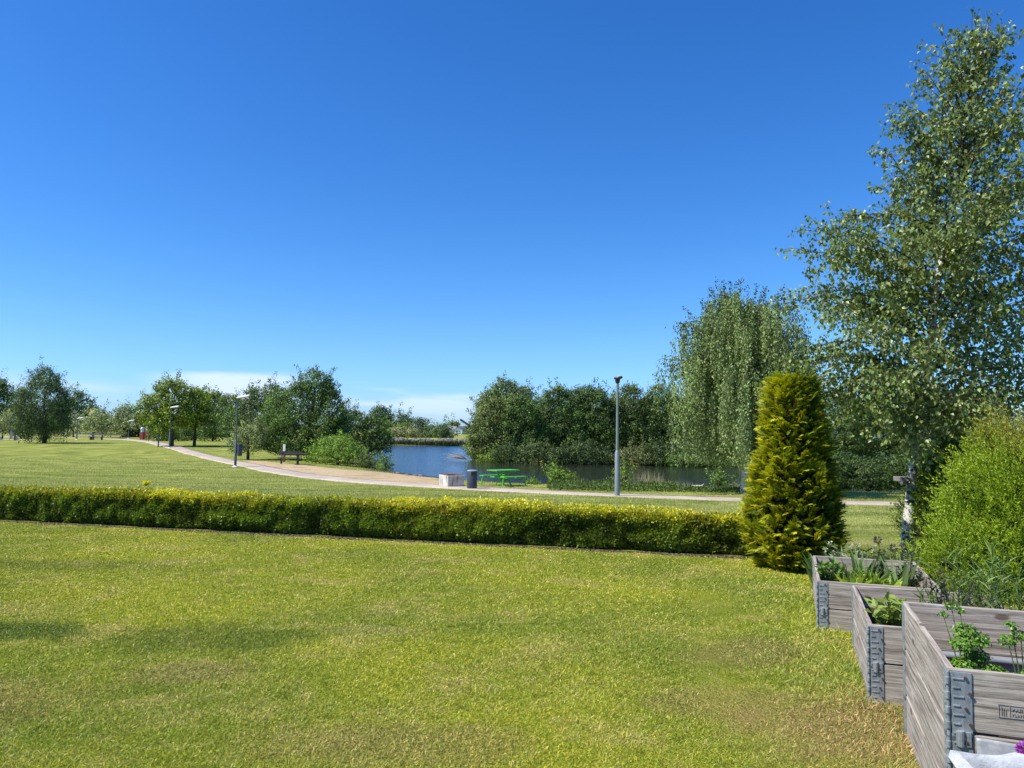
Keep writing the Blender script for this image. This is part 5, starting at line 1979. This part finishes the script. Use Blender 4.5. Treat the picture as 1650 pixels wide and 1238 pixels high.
# ------------------------------------------------------------------ far left furniture
p = foot(149, 108)
o = empty('park_bench', foot(154.5, 107), R(3))
tag(o, 'far wooden bench beside a post under the flowering tree on the left', 'bench')
MB().box((0, 0, .45), (2.0, .45, .07)).build('seat', M['board_grey'], o)
MB().box((0, .22, .75), (2.0, .06, .2)).build('backrest', M['board_grey'], o)
for e in (-1, 1):
    MB().box((e * .75, 0, .2), (.1, .4, .5)).build('leg', M['dark_wood'], o)
o = MB().box((0, 0, .5), (.24, .24, 1.1)).build('wooden_post', M['dark_wood'], bevel=.02, loc=p)
MBt = MB().box((0, 0, 1.07), (.28, .28, .06)).build('post_cap', M['board_grey'], o)
tag(o, 'dark square post left of the far wooden bench', 'post')
for px_, hh_, wd_, lab in [(228.3, 20, 5.6, 'shorter slim red column with a silver cap'), (237.2, 22.5, 8.2, 'taller broad red column with a silver cap')]:
    d_ = 112 if wd_ < 6 else 113
    p = foot(px_, d_)
    s_ = d_ / F
    o = empty('red_column', p)
    tag(o, lab, 'column', 'red columns by the bend in the path')
    w_, H_ = wd_ * s_, hh_ * s_
    MB().box((0, 0, H_ * .3 - .05), (w_, w_, H_ * .62)).build('shaft', M['red'], o, bevel=.03)
    MB().lathe([(w_ * .5, H_ * .61), (w_ * .42, H_ * .7), (w_ * .40, H_ * .72), (w_ * .52, H_ * .80), (w_ * .5, H_ * .93), (w_ * .25, H_)], seg=16).build('cap', M['silver'], o, smooth=True)
# triangular sail sculpture
for px_, d_, lab in [(23, 96, 'play sculpture of blue grey triangular sails on a post on the left lawn'), (-3, 95, 'triangular sail sculpture cut by the left edge of the photo')]:
    p = foot(px_, d_)
    s_ = d_ / F
    o = empty('sail_sculpture', p)
    tag(o, lab, 'sculpture', 'sail sculptures on the left lawn')
    MB().box((0, 0, 8 * s_), (2 * s_, 2 * s_, 17 * s_)).build('post', M['dark_wood'], o)
    Mx = Matrix.Rotation(R(90), 3, 'X')
    MB().prism([(-8 * s_, 1 * s_), (-1.2 * s_, 9 * s_), (-7 * s_, 16 * s_)], -.05, .05, Mx).build('sail', M['olive_panel'], o)
    MB().prism([(-7 * s_, 16.5 * s_), (-1.2 * s_, 9.5 * s_), (-1.2 * s_, 6 * s_)], -.16, -.08, Mx).build('sail', M['blue_grey'], o)
    MB().prism([(1.2 * s_, .3 * s_), (7 * s_, 1 * s_), (1.2 * s_, 7 * s_)], -.06, .04, Mx).build('sail', M['blue_grey'], o)

# yellow flowers behind the hedge
p = hit(235, 784)
leafy_plant('yellow_flowers', 'small clump of bright yellow flowers on the park lawn behind the hedge', 'flowers', p, 12, .16, .12, .06, .03, 5, (.14, .18, .03), head=(1.0, .06, 24, (.72, .66, .02), .06))


# ------------------------------------------------------------------ houses beyond the far bank
def house(px0, px1, eave, ridge, base, d, wall, roof, label, gable=True, depth=8.0, wins=2):
    cx = (px0 + px1) / 2
    s_ = d / F
    p = foot(cx, d)
    zb = at(cx, base, d)[2] - p[2]
    ze = at(cx, eave, d)[2] - p[2]
    zr = at(cx, ridge, d)[2] - p[2]
    w_ = (px1 - px0) * s_
    o = empty('house', p)
    tag(o, label, 'house', 'houses beyond the pond')
    mb = MB()
    if gable:
        mb.prism([(-w_ / 2, min(zb, 0) - .5), (w_ / 2, min(zb, 0) - .5), (w_ / 2, ze), (0, zr), (-w_ / 2, ze)], -depth, 0, Matrix.Rotation(R(90), 3, 'X'))
        mb.build('wall', M[wall], o)
        for sg in (-1, 1):
            e = Vector((sg * (w_ / 2 + .3), 0, ze - .2))
            r_ = Vector((0, 0, zr + .12))
            vs = [e + Vector((0, -.4, 0)), r_ + Vector((0, -.4, 0)), r_ + Vector((0, depth + .4, 0)), e + Vector((0, depth + .4, 0))]
            vs += [v + Vector((0, 0, .25)) for v in vs]
            MB().add(vs, [(0, 1, 2, 3), (7, 6, 5, 4), (0, 4, 5, 1), (1, 5, 6, 2), (2, 6, 7, 3), (3, 7, 4, 0)]).build('roof', M[roof], o)
    else:
        mb.box((0, depth / 2, (min(zb, 0) - .5 + ze) / 2), (w_, depth, ze - min(zb, 0) + .5)).build('wall', M[wall], o)
        vs = [(-w_ / 2 - .4, -.5, ze - .05), (w_ / 2 + .4, -.5, ze - .05), (w_ / 2 + .4, depth / 2, zr), (-w_ / 2 - .4, depth / 2, zr), (w_ / 2 + .4, depth + .5, ze - .05), (-w_ / 2 - .4, depth + .5, ze - .05)]
        MB().add(vs, [(0, 1, 2, 3), (3, 2, 4, 5), (1, 4, 2), (0, 3, 5), (0, 5, 4, 1)]).build('roof', M[roof], o)
    for i in range(wins):
        x = (i - (wins - 1) / 2) * w_ / (wins + .4)
        MB().box((x, -.03, zb + (ze - zb) * .45), (w_ * .14, .1, (ze - zb) * .28)).build('window', M['pane'], o)
    MB().box((w_ * .28, -.03, zb + (ze - zb) * .25), (w_ * .1, .08, (ze - zb) * .5)).build('door', M['cream'], o)
    return o


house(732, 744, 692.5, 688.5, 698.5, 420, 'white', 'roof', 'white gabled house across the pond with a small dark upper window')
house(741.5, 750, 687.6, 686.8, 698, 428, 'white', 'roof_dark', 'flat-fronted white house half hidden by the island tree', False)
house(725, 733.5, 692, 687, 697.5, 426, 'cream', 'roof', 'grey roofed house attached left of the white gable', False, 6)
house(708, 724, 689, 684.5, 697, 440, 'cream', 'roof_dark', 'dark roofed house above the far bank bushes', False, 9)
house(688, 699, 690, 684.5, 697, 440, 'cream', 'roof_dark', 'steep dark gable showing above the far bank bushes', True)
house(638, 647, 702.5, 700.8, 706, 200, 'white', 'white', 'small pale hut beside the blossom bushes on the far bank', False, 2.0, 1)
# slanted dark boom
p0, p1 = at(741.5, 676, 260), at(757, 686.5, 262)
o = empty('slanted_boom', foot(757, 262))
tag(o, 'dark slanted beam with pale rungs sticking out above the white house', 'beam')
rp = np.array(o.location)
d_ = Vector(p1 - p0)
nrm_ = Vector((0, -1, 0))
up_ = d_.cross(nrm_).normalized()
mb = MB()
hw = .34
vs = [Vector(p0 - rp) + up_ * hw, Vector(p0 - rp) - up_ * hw, Vector(p1 - rp) - up_ * hw, Vector(p1 - rp) + up_ * hw]
vs = vs + [v + Vector((0, .4, 0)) for v in vs]
mb.add(vs, [(0, 1, 2, 3), (7, 6, 5, 4), (0, 4, 5, 1), (1, 5, 6, 2), (2, 6, 7, 3), (3, 7, 4, 0)])
mb.build('beam', M['black'], o)
mb = MB()
for i in range(9):
    c = Vector(p0 - rp) + d_ * ((i + .7) / 9.6)
    mb.tube([c - up_ * .2 + Vector((0, -.05, 0)), c + up_ * .2 + Vector((0, -.05, 0))], .06, 5)
mb.build('rungs', M['cream'], o)
MB().tube([(0, 0, -.3), Vector(p1 - rp) + Vector((0, .2, 0))], .2, 8).build('support', M['black'], o)
print('verts', sum(len(m_.vertices) for m_ in bpy.data.meshes))
